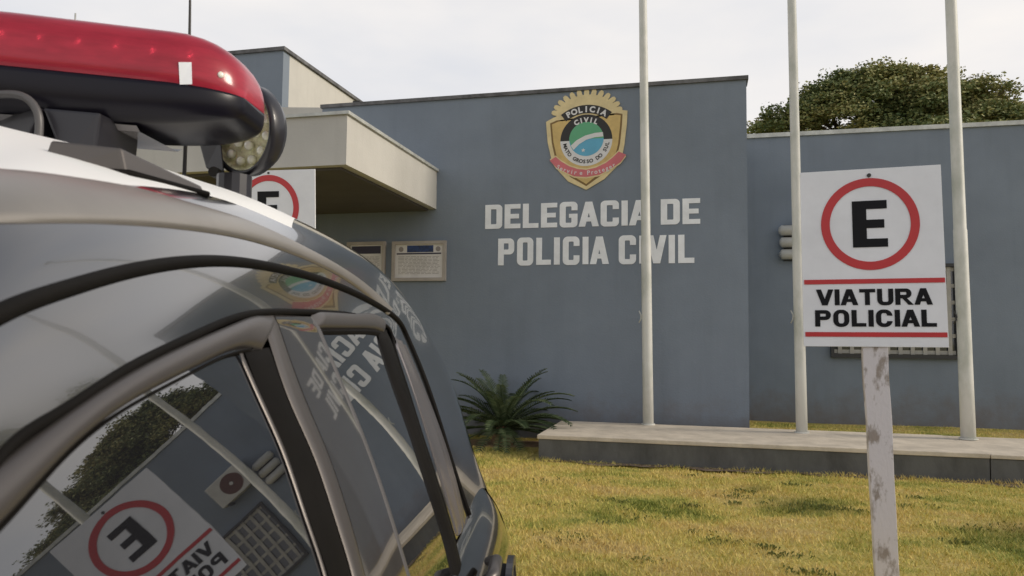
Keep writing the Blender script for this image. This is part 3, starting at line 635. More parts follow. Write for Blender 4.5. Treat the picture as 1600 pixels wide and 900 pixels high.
# ================================================================== TREE BEHIND THE WING
def tree(name, base, blobs, label, n_leaf, lsz, trunk_top, group=None):
    tr = tag(empty(name, base), label, 'tree', group)
    m = MB(); bx_, by_, _ = base
    m.tube([(bx_, by_, -.1), (bx_+.05, by_, 1.2), (bx_-.05, by_+.1, trunk_top)], [.45, .34, .28], 12)
    for i, bb in enumerate(blobs):
        x, y, z, a, b, c = bb
        s = np.array([bx_-.05, by_+.1, trunk_top*random.uniform(.8, 1)]); e = np.array([x, y, z]); mid = (s+e)/2+np.array([random.uniform(-.3, .3), random.uniform(-.3, .3), .25])
        m.tube([s, mid, e], [.16, .1, .04], 7)
        for _k in range(5):
            q = e+np.array([random.uniform(-a, a)*.7, random.uniform(-b, b)*.7, random.uniform(-c, c)*.6]); m.tube([mid*.4+e*.6, q], [.05, .012], 5)
    m.build('trunk', M['bark'], tr, smooth=True)
    # small leaf clumps scattered through the shells of many sub-blobs
    vol = np.array([b[3]*b[4]*b[5] for b in blobs])**.66; vol /= vol.sum(); out = []
    for bb, w in zip(blobs, vol):
        n = int(n_leaf*w); nc = max(14, int(130*w*len(blobs)/3)); x, y, z, a, b, c = bb
        d = RNG.normal(size=(nc, 3)); d /= np.linalg.norm(d, axis=1)[:, None]; d[:, 2] = np.where(d[:, 2] < -.4, -d[:, 2], d[:, 2]); rad = .55+.45*RNG.random(nc)**.5
        cen = d*rad[:, None]*np.array([a, b, c])+np.array([x, y, z]); cs = RNG.uniform(.14, .34, nc)
        idx = RNG.integers(0, nc, n); g = np.clip(RNG.normal(size=(n, 3))*.6, -1.1, 1.1)*np.array([1.15, 1.15, .45])
        out.append(cen[idx]+g*cs[idx][:, None])
    P = np.concatenate(out); n = len(P); a = RNG.normal(size=(n, 3)); a /= np.linalg.norm(a, axis=1)[:, None]; a[:, 2] *= .45
    b = np.cross(a, RNG.normal(size=(n, 3))); b /= np.linalg.norm(b, axis=1)[:, None]; s = lsz*RNG.uniform(.6, 1.3, n)[:, None]
    V = np.stack([P-a*s, P+b*s*.5, P+a*s, P-b*s*.5], 1).reshape(-1, 3)
    me = bpy.data.meshes.new('mesh'); me.vertices.add(n*4); me.vertices.foreach_set('co', V.ravel()); me.loops.add(n*4); me.loops.foreach_set('vertex_index', np.arange(n*4)); me.polygons.add(n)
    me.polygons.foreach_set('loop_start', np.arange(n)*4); me.polygons.foreach_set('loop_total', np.full(n, 4)); me.update(); me.validate()
    link('crown', me, M['leaf'], tr)
def T(px, py, Y, a, b, c): p = onY(px, py, Y); return (p[0], p[1], p[2], a, b, c)
tree('spreading_tree', (5.0, 22.5, 0), [
    T(1198, 214, 21.8, .75, 1.0, .38), T(1245, 195, 21.8, 1.1, 1.2, .55), T(1300, 180, 22, 1.4, 1.5, .78), T(1352, 164, 22, 1.5, 1.6, .98), T(1388, 135, 22.2, .9, 1.0, .50),
    T(1430, 172, 22, 1.6, 1.6, .92), T(1490, 182, 22, 1.6, 1.6, .85), T(1550, 205, 22.2, 1.6, 1.6, .80), T(1615, 212, 22.4, 1.7, 1.6, .78), T(1690, 228, 23, 2.0, 1.7, .7),
    T(1380, 172, 22, 2.1, 1.6, 1.12), T(1320, 200, 22, 2.0, 1.6, .9), T(1460, 200, 22, 2.0, 1.6, .95), T(1300, 250, 21.3, 2.4, 1.6, .8), T(1420, 245, 21.2, 2.8, 1.8, .9), T(1540, 250, 21.4, 2.8, 1.8, .8)],
    'wide spreading green tree with olive patches rising behind the right wing', 150000, .055, 4.6)
# ================================================================== FAR MASTS
for (px, r_, lb) in ((30, .05, 'thin distant mast above the red light bar, leftmost of two'), (117, .04, 'thin distant mast above the red light bar, right of the other')):
    p = onY(px, 40, 30); m = MB(); m.tube([(p[0], 30, -.1), (p[0], 30, 6), (p[0], 30, 17)], [r_*1.6, r_*1.2, r_], 8)
    tag(m.build('radio_mast', M['flashing'], smooth=True), lb, 'mast', 'distant masts')

# ================================================================== THE POLICE CAR
TH, XC, ZC, RC, K2, A0 = .19955, -3.04880, -.01316, 2.95512, .02399, 1.1862   # side glass: a barrel along the car
aA = np.array([-math.sin(TH), math.cos(TH), 0.]); aL = np.array([math.cos(TH), math.sin(TH), 0.])   # along (to the tail), outward
MC = 1.07                                                    # centre plane, metres inward of the camera's plane
def G(a, m_, z): return aA*a - aL*m_ + np.array([0, 0, z])
def loc(P): return np.array([P@aA, -(P@aL), P[2]])
def cyl_m(z, a=1.19): return -(XC+math.sqrt(max(RC**2-(z-ZC)**2, 1e-9)))+K2*(a-A0)**2/2
def cyl_n(p):
    z, a = p[2]-ZC, p@aA; n = aL+np.array([0, 0, z/math.sqrt(RC*RC-z*z)])+aA*K2*(a-A0); return n/np.linalg.norm(n)
def onC(px, py, e=0.0):
    d = ray(px, py); o = np.array([EYE@aL-XC, EYE[2]-ZC]); k = np.array([d@aL, d[2]]); off_ = 0.0
    for _ in range(6):
        oo = np.array([o[0]+off_, o[1]]); rr = RC+e; A_ = k@k; B_ = oo@k; C_ = oo@oo-rr*rr; dis = max(B_*B_-A_*C_, 0); t = (-B_-math.sqrt(dis))/A_
        off_ = K2*((EYE+d*t)@aA-A0)**2/2
    return EYE+d*t
def onA(px, py, a):
    d = ray(px, py); return EYE+d*(a/(d@aA))
def spline(P, n, u=None):
    """natural cubic spline through P at n samples (chordal)"""
    P = np.asarray(P, float); k = len(P)
    if u is None:
        u = np.concatenate([[0], np.cumsum(np.linalg.norm(np.diff(P.reshape(k, -1), axis=0), axis=1)**.75)])
    h = np.diff(u); A = np.eye(k); b = np.zeros((k,)+P.shape[1:])
    for i in range(1, k-1):
        A[i, i-1] = h[i-1]; A[i, i] = 2*(h[i-1]+h[i]); A[i, i+1] = h[i]; b[i] = 6*((P[i+1]-P[i])/h[i]-(P[i]-P[i-1])/h[i-1])
    Mm = np.linalg.solve(A, b.reshape(k, -1)).reshape(b.shape)
    x = np.linspace(u[0], u[-1], n) if np.isscalar(n) else np.asarray(n)
    out = []
    for t in x:
        i = min(max(np.searchsorted(u, t)-1, 0), k-2); a_ = (u[i+1]-t)/h[i]; c_ = (t-u[i])/h[i]
        out.append(a_*P[i]+c_*P[i+1]+((a_**3-a_)*Mm[i]+(c_**3-c_)*Mm[i+1])*h[i]**2/6)
    return np.array(out)
def grid_mesh(Gd, close=False):
    a, b = Gd.shape[:2]; f = [(i*b+j, i*b+j+1, (i+1)*b+j+1, (i+1)*b+j) for i in range(a-1) for j in range(b-1)]
    return me_from(Gd.reshape(-1, 3), f)
def solid(o, t, off=-1):
    md = o.modifiers.new('thick', 'SOLIDIFY'); md.thickness = t; md.offset = off; return o

car = tag(empty('police_car', tuple(G(1.2, MC, 0))), 'dark grey police car with red light bar filling the left foreground', 'car')
# --- stations of the visible side: frame line F, roof moulding Mo, roof edge S
st_F = [(0,715),(100,640),(200,575),(300,525),(380,492),(450,486),(520,488),(565,494),(606,510),(618,545),(635,600),(660,680),(686,760),(712,845),(730,905)]
st_M = [(0,490),(100,452),(200,424),(300,409),(390,412),(470,428),(520,444),(570,466),(619,505),(648,548),(676,610),(700,680),(720,755),(736,820)]
st_S = [(0,207,1.13),(90,224,1.26),(190,247,1.45),(290,275,1.72),(370,306,1.95),(450,345,2.25),(520,384,2.55),(575,420,2.75),(612,455,3.0),(645,498,3.1),(675,555,3.2),(700,622,3.27),(722,700,3.3),(745,760,3.3)]
aM = [None]*8+[2.2,2.45,2.62,2.72,2.74,2.74]
Fr = [onC(*q) for q in st_F[:14]]
Mr = [onC(*q, .004) if a is None else onA(*q, a) for q, a in zip(st_M, aM)]
Sr = [onA(x, y, a) for x, y, a in st_S]
def g3(a, z, dm=0): return G(a, cyl_m(z, a)+dm, z)
pre_F = [g3(-.12, .80), g3(.10, .93), g3(.31, 1.10), g3(.45, 1.20)]
pre_M = [G(-.22, cyl_m(.84)+.05, .86), G(.0, cyl_m(.98)+.05, 1.02), G(.26, cyl_m(1.18)+.04, 1.21), G(.46, cyl_m(1.29)+.02, 1.315)]
pre_S = [G(-.34, .48, .90), G(-.02, .56, 1.10), G(.42, .68, 1.38), G(.84, .785, 1.575)]
Fr = pre_F+Fr; Mr = pre_M+Mr; Sr = pre_S+Sr
nst = len(Fr); NU = 130
for i in range(nst):
    if i >= 12:
        w_ = min((i-11)/2, 1); M2 = Fr[i]*.66+Sr[i]*.34+(aL*.9+aA*.3)*.012; Mr[i] = Mr[i]*(1-w_)+M2*w_
Kr = []
for M_, S_ in zip(Mr, Sr):
    c = S_-M_; L_ = np.linalg.norm(c); c = c/L_; q = loc(M_); rear = min(max((q[0]-1.9)/.7, 0), 1)
    v_ = aL*1.0+np.array([0, 0, 1.0-.8*rear])+aA*.7*rear; v_ = v_-(v_@c)*c; v_ /= np.linalg.norm(v_)
    Kr.append((M_+S_)/2+v_*L_*(.058-.028*rear))
def row(P): return spline(P, NU, np.arange(len(P)))
rF, rM, rK, rS = row(Fr), row(Mr), row(Kr), row(Sr)
def mir(P):
    P = np.asarray(P); return P+aL*0+(-aL)*2*(MC-(-(P@aL))[..., None])
# roof / tail rows across
def q_row(fr):
    out = []
    for i, S_ in enumerate(rS):
        a, m_, z = loc(S_); t = i/(NU-1)*(nst-1); rear = min(max((t-10.5)/3.0, 0), 1); head = 1-rear
        z2 = z+head*.042*(1-(1-fr)**2.0)+rear*.01*fr; a2 = a+rear*.16*(1-(1-fr)**2)
        if t < 3.9: a2 = a-.14*(1-(1-fr)**2)*min(1, 3.9-t)
        out.append(G(a2, m_+(MC-m_)*fr, z2))
    return np.array(out)
rows = [rF, rM, rK, rS, q_row(.3), q_row(.65), q_row(1.0)]
full = rows+[mir(r_) for r_ in rows[-2::-1]]
full = np.array(full)                       # (13, NU, 3)
def colu(i): return np.concatenate([[0], np.cumsum(np.linalg.norm(np.diff(full[:, i], axis=0), axis=1)**.8)])
i_head = int(3/(nst-1)*(NU-1))              # stations before this belong to the windscreen pillars
def across(i, k0, k1, n):
    u = colu(i); per = max(2, (n-1)//(k1-k0)); x = [u[k0]]
    for k in range(k0, k1): x += list(np.linspace(u[k], u[k+1], per+1)[1:])
    return spline(full[:, i], x, u)
grid = np.array([across(i, 0, 12, 109) for i in range(i_head, NU)])
c_t = int(round((8.7)/(nst-1)*(NU-1)))-i_head
body = link('body', grid_mesh(grid), M['paint'], car, smooth=True)
body.data.materials.append(M['roof_white'])
nc_ = grid.shape[1]
for p_ in body.data.polygons:
    i_, j_ = divmod(p_.index, nc_-1)
    if i_ < c_t and 16 <= j_ < nc_-1-16: p_.material_index = 1
for side in (0, 1):
    gp = np.array([across(i, 0, 3, 28) for i in range(0, i_head+1)])
    if side: gp = mir(gp)
    solid(link('windscreen_pillar', grid_mesh(gp), M['paint'], car, smooth=True), .02)
gw = np.array([across(i, 3, 9, 40) for i in range(0, i_head+1)])
link('windscreen', grid_mesh(gw), M['glass'], car, smooth=True)
# moulding groove
for sgn in (0, 1):
    m = MB(); P = rM[8:] if not sgn else mir(rM[8:])
    m.tube(P, .009, 8); m.build('roof_moulding', M['rubber'], car, smooth=True)

from mathutils.bvhtree import BVHTree
dgb = bpy.context.evaluated_depsgraph_get(); bvh = BVHTree.FromObject(body, dgb)
def onB(px, py):
    """nearest point of the near side of the body shell along (or beside) a photo pixel's ray"""
    for k in range(80):
        for dx, dy in (((0, 0),) if k == 0 else ((k, 0), (0, k), (0, -k), (-k, 0))):
            d = Vector(ray(px+dx, py+dy)).normalized(); h = bvh.ray_cast(Vector(EYE), d)
            if h[0] is not None and -(np.array(h[0])@aL) < .95:
                p, n = np.array(h[0]), np.array(h[1]); return p, (n if n@np.array(d) < 0 else -n)
def band_on(name, A_, B_, n, prof, m, parent):
    PA, PB = spline([np.array([*q, 0.]) for q in A_], n), spline([np.array([*q, 0.]) for q in B_], n); gr = []
    for fr, h in prof:
        r_ = []
        for a_, b_ in zip(PA, PB):
            x, y = (a_*(1-fr)+b_*fr)[:2]; p, nn = onB(x, y); r_.append(p+nn*h)
        r_ = np.array(r_)
        for _ in range(2): r_[1:-1] = (r_[:-2]+r_[1:-1]*2+r_[2:])/4
        gr.append(r_)
    o = link(name, grid_mesh(np.array(gr)), m, parent, smooth=True)
    link(name, grid_mesh(np.array([mir(r_) for r_ in gr])), m, parent, smooth=True)
    return o
band_on('roof_rail', [(-30,262),(50,268),(130,279),(210,293),(300,318),(390,346),(460,378),(520,410),(575,447),(612,482)],
        [(-30,350),(50,350),(130,350),(210,353),(300,361),(380,374),(445,393),(505,418),(565,455),(606,492)], 80,
        [(0, -.004), (.04, .003), (.15, .006), (.4, .008), (.6, .008), (.85, .006), (.96, .003), (1, -.004)], M['rail'], car)

band_on('quarter_trim', [(613,524),(642,602),(670,692),(697,782),(716,850)], [(634,541),(668,620),(698,700),(720,780),(733,845)], 60,
        [(0, -.003), (.05, .003), (.18, .001), (.4, .001), (.52, .005), (.6, .006), (.7, .001), (.8, .0005), (.93, .004), (1, -.003)], M['quarter'], car)

# --- window assembly laid on the glass cylinder
def cy_pts(pts, n, e=0.0):
    P = spline([onC(*q) for q in pts], n); return P
def off(P, e): return P+np.array([cyl_n(p) for p in P])*e
def band(name, A_, B_, n, prof, m, parent, n_side=1):
    """strip between image polylines A_, B_ on the cylinder; prof = [(fraction, height)]"""
    PA, PB = cy_pts(A_, n), cy_pts(B_, n); gr = []
    for fr, h in prof:
        P = PA*(1-fr)+PB*fr
        P = np.array([G(loc(p)[0], cyl_m(p[2], loc(p)[0]), p[2]) for p in P]); e_ = np.minimum(1, np.minimum(np.arange(n), np.arange(n)[::-1])/2.5)[:, None]
        gr.append(off(P, 1)*0+P+(off(P, h)-P)*e_-(off(P, .004)-P)*(1-e_))
    return link(name, grid_mesh(np.array(gr)), m, parent, smooth=True)
# dark base behind everything
def patch(name, poly_top, poly_bot, n, k, e, m, parent, mirror=False):
    PA, PB = cy_pts(poly_top, n), cy_pts(poly_bot, n); gr = []
    for i in range(k+1):
        P = PA*(1-i/k)+PB*i/k; P = np.array([G(loc(p)[0], cyl_m(p[2], loc(p)[0]), p[2]) for p in P]); P = off(P, e); gr.append(mir(P) if mirror else P)
    return link(name, grid_mesh(np.array(gr)), m, parent, smooth=True)
def cyl_patch(name, top, zb, a0b, a1b, e, m, parent, mirror=False, n=60, k=30):
    """top: 3D polyline on the cylinder, bottom: straight belt at zb from a0b to a1b"""
    T_ = spline(top, n); B_ = np.array([g3(a0b+(a1b-a0b)*i/(n-1), zb) for i in range(n)]); gr = []
    for i in range(k+1):
        P = T_*(1-i/k)+B_*i/k; P = np.array([G(loc(p)[0], cyl_m(p[2], loc(p)[0]), p[2]) for p in P]); P = off(P, e); gr.append(mir(P) if mirror else P)
    return link(name, grid_mesh(np.array(gr)), m, parent, smooth=True)
ZB = .74
aF = lambda x, y: loc(onC(x, y))[0]
front_top = [g3(-.05, .86), g3(.12, .945), g3(.32, 1.105), g3(.44, 1.19)]+[onC(x, y+8) for x, y in ((0,715),(100,640),(200,575),(300,525),(380,495),(413,492))]
rear_top = [onC(x, y) for x, y in ((420,492),(450,490),(520,493),(600,500),(611,512))]
for mr_ in (False, True):
    cyl_patch('door_shell', front_top+rear_top, ZB, -.05, aF(722, 905)+.02, -.016, M['rubber'], car, mr_, n=110)
gl1 = [onC(x, y) for x, y in ((0,818),(100,708),(200,628),(300,573),(370,541),(405,536))]
g1t = [g3(.20, .97), g3(.34, 1.085), g3(.45, 1.175)]+gl1
g2t = [onC(x, y) for x, y in ((497,513),(545,513),(606,517))]
aB1 = aF(550, 900); aB2 = aF(640, 900); aC2 = aF(722, 900)
gw1 = cyl_patch('front_side_glass', g1t, ZB+.005, .18, aB1+.05, -.008, M['glass'], car, n=90, k=50)
gw2 = cyl_patch('rear_side_glass', g2t, ZB+.005, aB2-.02, aC2, -.008, M['glass'], car, n=50, k=50)
cyl_patch('front_side_glass', g1t, ZB+.005, .18, aB1+.05, -.008, M['glass'], car, True); cyl_patch('rear_side_glass', g2t, ZB+.005, aB2-.02, aC2, -.008, M['glass'], car, True)
rprof = [(0, -.012), (.04, .001), (.2, .006), (.5, .009), (.8, .006), (.96, .001), (1, -.012)]
vprof = [(0, -.003), (.08, .0), (.3, .0015), (.6, .002), (.9, .001), (1, -.002)]
# front door top frame
band('front_door_frame', [(-110,810),(0,722),(100,647),(200,582),(300,532),(375,500),(408,492),(436,500)], [(-110,925),(0,822),(100,712),(200,632),(300,577),(365,546),(392,541),(412,545)], 90, rprof, M['trim'], car)
# dark seal under the frame and down the rear edge of the glass
band('window_seal', [(-110,925),(0,824),(100,714),(200,634),(300,579),(365,548),(400,541)], [(-110,935),(0,834),(100,722),(200,642),(300,586),(365,555),(396,549)], 60, [(0, -.01), (.3, .001), (.7, .001), (1, -.01)], M['rubber'], car)
band('window_seal', [(386,548),(415,622),(454,711),(488,811),(518,900),(532,960)], [(424,541),(452,622),(491,711),(525,811),(552,900),(566,960)], 60, [(0, -.004), (.1, -.001), (.5, .0), (.9, -.001), (1, -.003)], M['rubber'], car)
band('glass_reflection_line', [(378,548),(408,616),(447,704),(482,806),(512,897),(526,960)], [(383,548),(413,616),(452,704),(486,806),(516,897),(530,960)], 50, [(0, -.006), (.2, -.004), (.8, -.004), (1, -.006)], M['trim'], gw1)  # thin strip standing in for the frame edge reflected in the glass
band('front_door_frame', [(410,490),(426,541),(454,622),(493,711),(527,811),(554,900),(568,965)], [(430,490),(447,541),(477,622),(514,711),(547,811),(571,900),(585,965)], 60, vprof, M['trim'], car)
# centre pillar cover (glossy)
band('centre_pillar', [(431,490),(448,541),(478,622),(515,711),(548,811),(572,900),(586,965)], [(488,493),(524,580),(557,660),(587,740),(613,820),(637,900),(655,965)], 60, [(0, -.001), (.3, .0005), (.7, .0005), (1, -.001)], M['pillar'], car)
band('window_seal', [(488,493),(524,580),(557,660),(587,740),(613,820),(637,900),(655,965)], [(493,493),(529,580),(562,660),(592,740),(618,820),(642,900),(661,965)], 60, [(0, -.003), (.2, .0005), (.8, .0005), (1, -.003)], M['plastic_grey'], car)
# rear door frame: top bar, lower black lip, rear black edge
band('rear_door_frame', [(488,486),(520,487),(560,489),(596,496),(606,506)], [(494,512),(520,512),(555,512),(590,514),(602,518)], 40, rprof, M['trim'], car)
band('window_seal', [(495,512),(520,512),(555,512),(590,514),(600,517)], [(497,521),(520,521),(555,521),(588,522),(598,524)], 30, [(0, -.01), (.3, .0), (.7, .0), (1, -.01)], M['rubber'], car)
band('window_seal', [(592,517),(616,590),(645,670),(673,755),(697,830),(713,895),(724,960)], [(606,514),(632,590),(662,680),(688,765),(711,840),(727,905),(740,970)], 50, [(0, -.008), (.1, .001), (.5, .002), (.9, .001), (1, -.008)], M['rubber'], car)
# line along F
m = MB(); m.tube(off(rF[10:], -.003), .006, 8); m.build('door_seal', M['rubber'], car, smooth=True)
# crease lines on the rear quarter
# --- lower body: stacked plan outlines
def plan(z, w, a0, a1, n=160, ex=9):
    out = []; ca, ha = (a0+a1)/2, (a1-a0)/2
    for i in range(n):
        t = 2*math.pi*i/n; c, s = math.cos(t), math.sin(t)
        r_ = (abs(c)**ex+abs(s)**ex)**(-1/ex); out.append(G(ca+ha*r_*c, MC+w*r_*s, z))
    return out
lv = [(.20, .86, -.95, 3.2), (.24, .93, -1.05, 3.27), (.32, .972, -1.10, 3.31), (.45, .982, -1.13, 3.33), (.56, .968, -1.13, 3.33), (.66, .935, -1.10, 3.31), (.72, .905, -1.07, 3.29), (.755, .88, -1.05, 3.27), (.775, .86, -1.02, 3.24), (.79, .83, -1.0, 3.2)]
P = np.array([plan(z, w, a0, a1) for z, w, a0, a1 in lv]); u_ = np.arange(len(lv))
P = spline(P, np.linspace(0, len(lv)-1, 44), u_); nn_ = P.shape[1]
v = P.reshape(-1, 3); f = [(i*nn_+j, i*nn_+(j+1) % nn_, (i+1)*nn_+(j+1) % nn_, (i+1)*nn_+j) for i in range(P.shape[0]-1) for j in range(nn_)]
f.append(tuple(range(nn_-1, -1, -1))); f.append(tuple((P.shape[0]-1)*nn_+j for j in range(nn_)))
link('lower_body', me_from(v, f), M['paint'], car, smooth=True)
hd = np.array([[G(a, MC-.80+1.6*j/24, .785+(.145*(1-abs(2*j/24-1)**3.2))*math.sin(min(1, (a+1.02)/.6)*math.pi/2)) for j in range(25)] for a in np.linspace(-1.02, -.05, 24)])
link('bonnet', grid_mesh(hd), M['paint'], car, smooth=True)
m = MB()
for s_ in (-1, 1): m.tube([G(-1.06, MC+s_*.66, .62), G(-1.13, MC+s_*.64, .62)], [.14, .12], 20)
for s_ in (-1, 1):
    h_ = MB(); h_.tube([G(-1.06, MC+s_*.66, .62), G(-1.135, MC+s_*.64, .62)], [.14, .12], 20); h_.build('headlight', M['led'], car, smooth=True)
gr_ = MB(); gr_.hexa([G(-1.15, MC-.4, .5), G(-1.15, MC+.4, .5), G(-1.1, MC+.4, .5), G(-1.1, MC-.4, .5), G(-1.15, MC-.42, .66), G(-1.15, MC+.42, .66), G(-1.1, MC+.42, .66), G(-1.1, MC-.42, .66)]); gr_.build('front_grille', M['plastic'], car)
# tail lamps wrap round the rear corners
for s_ in (0, 1):
    pts = []
    for z in np.linspace(.50, .755, 12):
        i = min(max(np.interp(z, [l[0] for l in lv], range(len(lv))), 0), len(lv)-1); w = np.interp(z, [l[0] for l in lv], [l[1] for l in lv]); a0 = np.interp(z, [l[0] for l in lv], [l[2] for l in lv]); a1 = np.interp(z, [l[0] for l in lv], [l[3] for l in lv])
        pl_ = np.array(plan(z, w+.003, a0, a1+.003, n=360)); q_ = [p for p in pl_ if loc(p)[0] > a1-.34 and loc(p)[1] < .42]; q_.sort(key=lambda p: loc(p)[0]+loc(p)[1]*3); seg = spline(np.array(q_)[:: max(1, len(q_)//14)], 30); pts.append(seg if not s_ else mir(seg))
    link('tail_lamp', grid_mesh(np.array(pts)), M['tail'], car, smooth=True)
# door handles: the rear one peeps into view
for s_ in (0, 1):
    for a in (2.02, 1.0):
        P = [G(a-.09, .150, .735), G(a-.06, .125, .745), G(a+.06, .125, .748), G(a+.09, .150, .738)]
        if s_: P = [mir(p) for p in P]
        m = MB(); m.tube(P, [.012, .018, .018, .012], 12); m.build('door_handle', M['trim'], car, smooth=True)
# door mirrors
for s_ in (0, 1):
    m = MB(); c = G(.42, .08, .98); pts = [G(.42, .24, .93), G(.42, .17, .95), G(.42, .15, .97), G(.42, .06, .97), G(.42, -.02, .96)]
    if s_: pts = [mir(p) for p in pts]
    m.tube(pts, [.02, .025, .075, .085, .06], 16); m.build('door_mirror', M['plastic'], car, smooth=True)
# wheels
for a in (-.42, 2.35):
    for s_ in (0, 1):
        w0, w1 = .086, .30
        def Q(a_, m_, z_): p = G(a_, m_, z_); return mir(p) if s_ else p
        m = MB(); prof = [(w1, .24), (w1, .31), (w1-.02, .33), (w0+.03, .33), (w0+.005, .31), (w0, .25), (w0+.01, .215)]
        nn2 = 40; vv = [Q(a+r_*math.cos(2*math.pi*j/nn2), m_, .32+r_*math.sin(2*math.pi*j/nn2)) for (m_, r_) in prof for j in range(nn2)]
        ff = [(i*nn2+j, i*nn2+(j+1) % nn2, (i+1)*nn2+(j+1) % nn2, (i+1)*nn2+j) for i in range(len(prof)-1) for j in range(nn2)]
        m.add(vv, ff); wh = m.build('wheel', M['tyre'], car, smooth=True)
        m = MB(); prof = [(w0+.0, .218), (w0+.001, .20), (w0+.004, .19), (w0+.004, .06), (w0-.001, .05), (w0-.002, .001)]
        vv = [Q(a+r_*math.cos(2*math.pi*j/nn2), m_, .32+r_*math.sin(2*math.pi*j/nn2)) for (m_, r_) in prof for j in range(nn2)]
        m.add(vv, [(i*nn2+j, i*nn2+(j+1) % nn2, (i+1)*nn2+(j+1) % nn2, (i+1)*nn2+j) for i in range(len(prof)-1) for j in range(nn2)])
        for k in range(5):
            t = 2*math.pi*k/5; d = np.array([math.cos(t), math.sin(t)]); n2 = np.array([-d[1], d[0]])
            q = [d*.05+n2*.035, d*.05-n2*.035, d*.195-n2*.02, d*.195+n2*.02]
            m.hexa([Q(a+x, w0+.02, .32+y) for x, y in q]+[Q(a+x, w0-.004, .32+y) for x, y in q])
        m.build('rim', M['rim'], wh, smooth=False)
        m = MB(); vv = []
        for j in range(nn2+1):
            t = math.pi*(-.08+1.16*j/nn2)
            for r_ in (.335, .365): vv.append(Q(a+r_*math.cos(t), .098, .31+r_*math.sin(t)))
        m.add(vv, [(2*j, 2*j+1, 2*j+3, 2*j+2) for j in range(nn2)]); solid(m.build('wheel_arch', M['plastic'], car), .02, 0)
# rear window in the tailgate
i0, i1 = int(12.2/(nst-1)*(NU-1)), int(15.4/(nst-1)*(NU-1))
gt = []
for i in range(i0, i1):
    gt.append(across(i, 4, 8, 33)+aA*.008)
solid(link('rear_window', grid_mesh(np.array(gt)), M['glass'], car, smooth=True), .006)

# roof rail foot at the roof edge
def roofpt(px, py, a): return onA(px, py, a)
n0_, n1_ = onB(226, 279)[0], onB(322, 305)[0]
ax = (n1_-n0_)/np.linalg.norm(n1_-n0_); up_ = np.array([0, 0, 1.])
base_ = [n0_-ax*.03-aL*.005-up_*.01, n1_-up_*.01, n1_-aL*.06-ax*.02-up_*.01, n0_-aL*.11-ax*.07-up_*.01]
topf = [n0_-ax*.035-aL*.014+up_*.040, n1_-aL*.008+up_*.016, n1_-aL*.05-ax*.02+up_*.020, n0_-aL*.10-ax*.06+up_*.046]
for s_ in (0, 1):
    q_ = [mir(p) for p in base_+topf] if s_ else base_+topf
    m = MB(); m.hexa(q_); rf = m.build('roof_rail_foot', M['trim'], car, bevel=.004)
    m = MB(); lp = [base_[3]+up_*.012, base_[0]+up_*.012+aL*.003, base_[1]+up_*.012+aL*.003]
    m.tube([mir(p) for p in lp] if s_ else lp, [.005, .006, .005], 8); m.build('rubber_lip', M['rubber'], rf, smooth=True)

# --- light bar
lb = link('light_bar', me_from([G(1.65, MC, 1.86), G(1.66, MC, 1.86), G(1.65, MC+.01, 1.86)], [(0, 1, 2)]), M['lens_base'], car)
bpy.data.objects.remove(lb)
zb, zt, zd = 1.815, 2.055, 1.910
m_e = .715; m_f = 2*MC-m_e
def bar_a(m_):
    d = m_-m_e; return 1.80-.36*(d if d < .44 else .44+.12*(1-math.exp(-(d-.44)/.12)))
def front_on(px, py): return onA(px, py, 1.6)
def bar_section(m_, kind):
    d = min(m_-m_e, m_f-m_); k = math.sqrt(max(1-(1-min(1, d/.15))**2.2, 0)); ac = bar_a(m_)
    hw = .135*(.40+.60*k); ztop = zd+(zt-zd)*(.22+.78*k); k2 = math.sqrt(max(1-(1-min(1, d/.30))**2.0, 0)); zbot = zd-(zd-zb)*(.30+.70*k2); ring = []
    if kind == 'top':
        for t in np.linspace(0, math.pi, 22):
            c, s_ = math.cos(t), math.sin(t); x = -math.copysign(abs(c)**.62, c)*hw; ring.append(G(ac+x, m_, zd+(ztop-zd)*abs(s_)**.75))
        ring.append(G(ac+hw*.98, m_, zd-.002)); ring.append(G(ac-hw*.98, m_, zd-.002))
    else:
        for (x, zf) in ((-1.0, 0), (-1.015, .12), (-1.0, .5), (-.93, .85), (-.84, .97), (-.7, 1.0), (.7, 1.0), (.86, .95), (.96, .7), (1.0, .3), (1.0, 0)):
            ring.append(G(ac+x*hw, m_, zd-.001-(zd-zbot)*zf))
    return ring
def bar_mesh(kind):
    e_ = np.array([0, .0015, .005, .011, .02, .032, .048, .068, .092, .12, .15]); ms = list(m_e+e_)+list(np.linspace(m_e+.18, m_f-.18, 22))+list(m_f-e_[::-1])
    rings = [bar_section(m_, kind) for m_ in ms]
    k = len(rings[0]); v = [p for r_ in rings for p in r_]; f = [(i*k+j, i*k+(j+1) % k, (i+1)*k+(j+1) % k, (i+1)*k+j) for i in range(len(rings)-1) for j in range(k)]
    f += [tuple(range(k-1, -1, -1)), tuple((len(rings)-1)*k+j for j in range(k))]
    return me_from(v, f)
lb = link('light_bar', bar_mesh('low'), M['lens_base'], car, smooth=True)
red = link('red_lens', bar_mesh('top'), M['lens_red'], lb, smooth=True)
# pale underside tray
vv = []
for m_ in np.linspace(m_e+.20, m_f-.20, 20):
    ac = bar_a(m_); vv.append([G(ac-.10, m_, zb-.002), G(ac-.085, m_, zb-.012), G(ac+.09, m_, zb-.014), G(ac+.115, m_, zb-.002)])
link('underside_tray', grid_mesh(np.array(vv)), M['lens_clear'], lb, smooth=False)
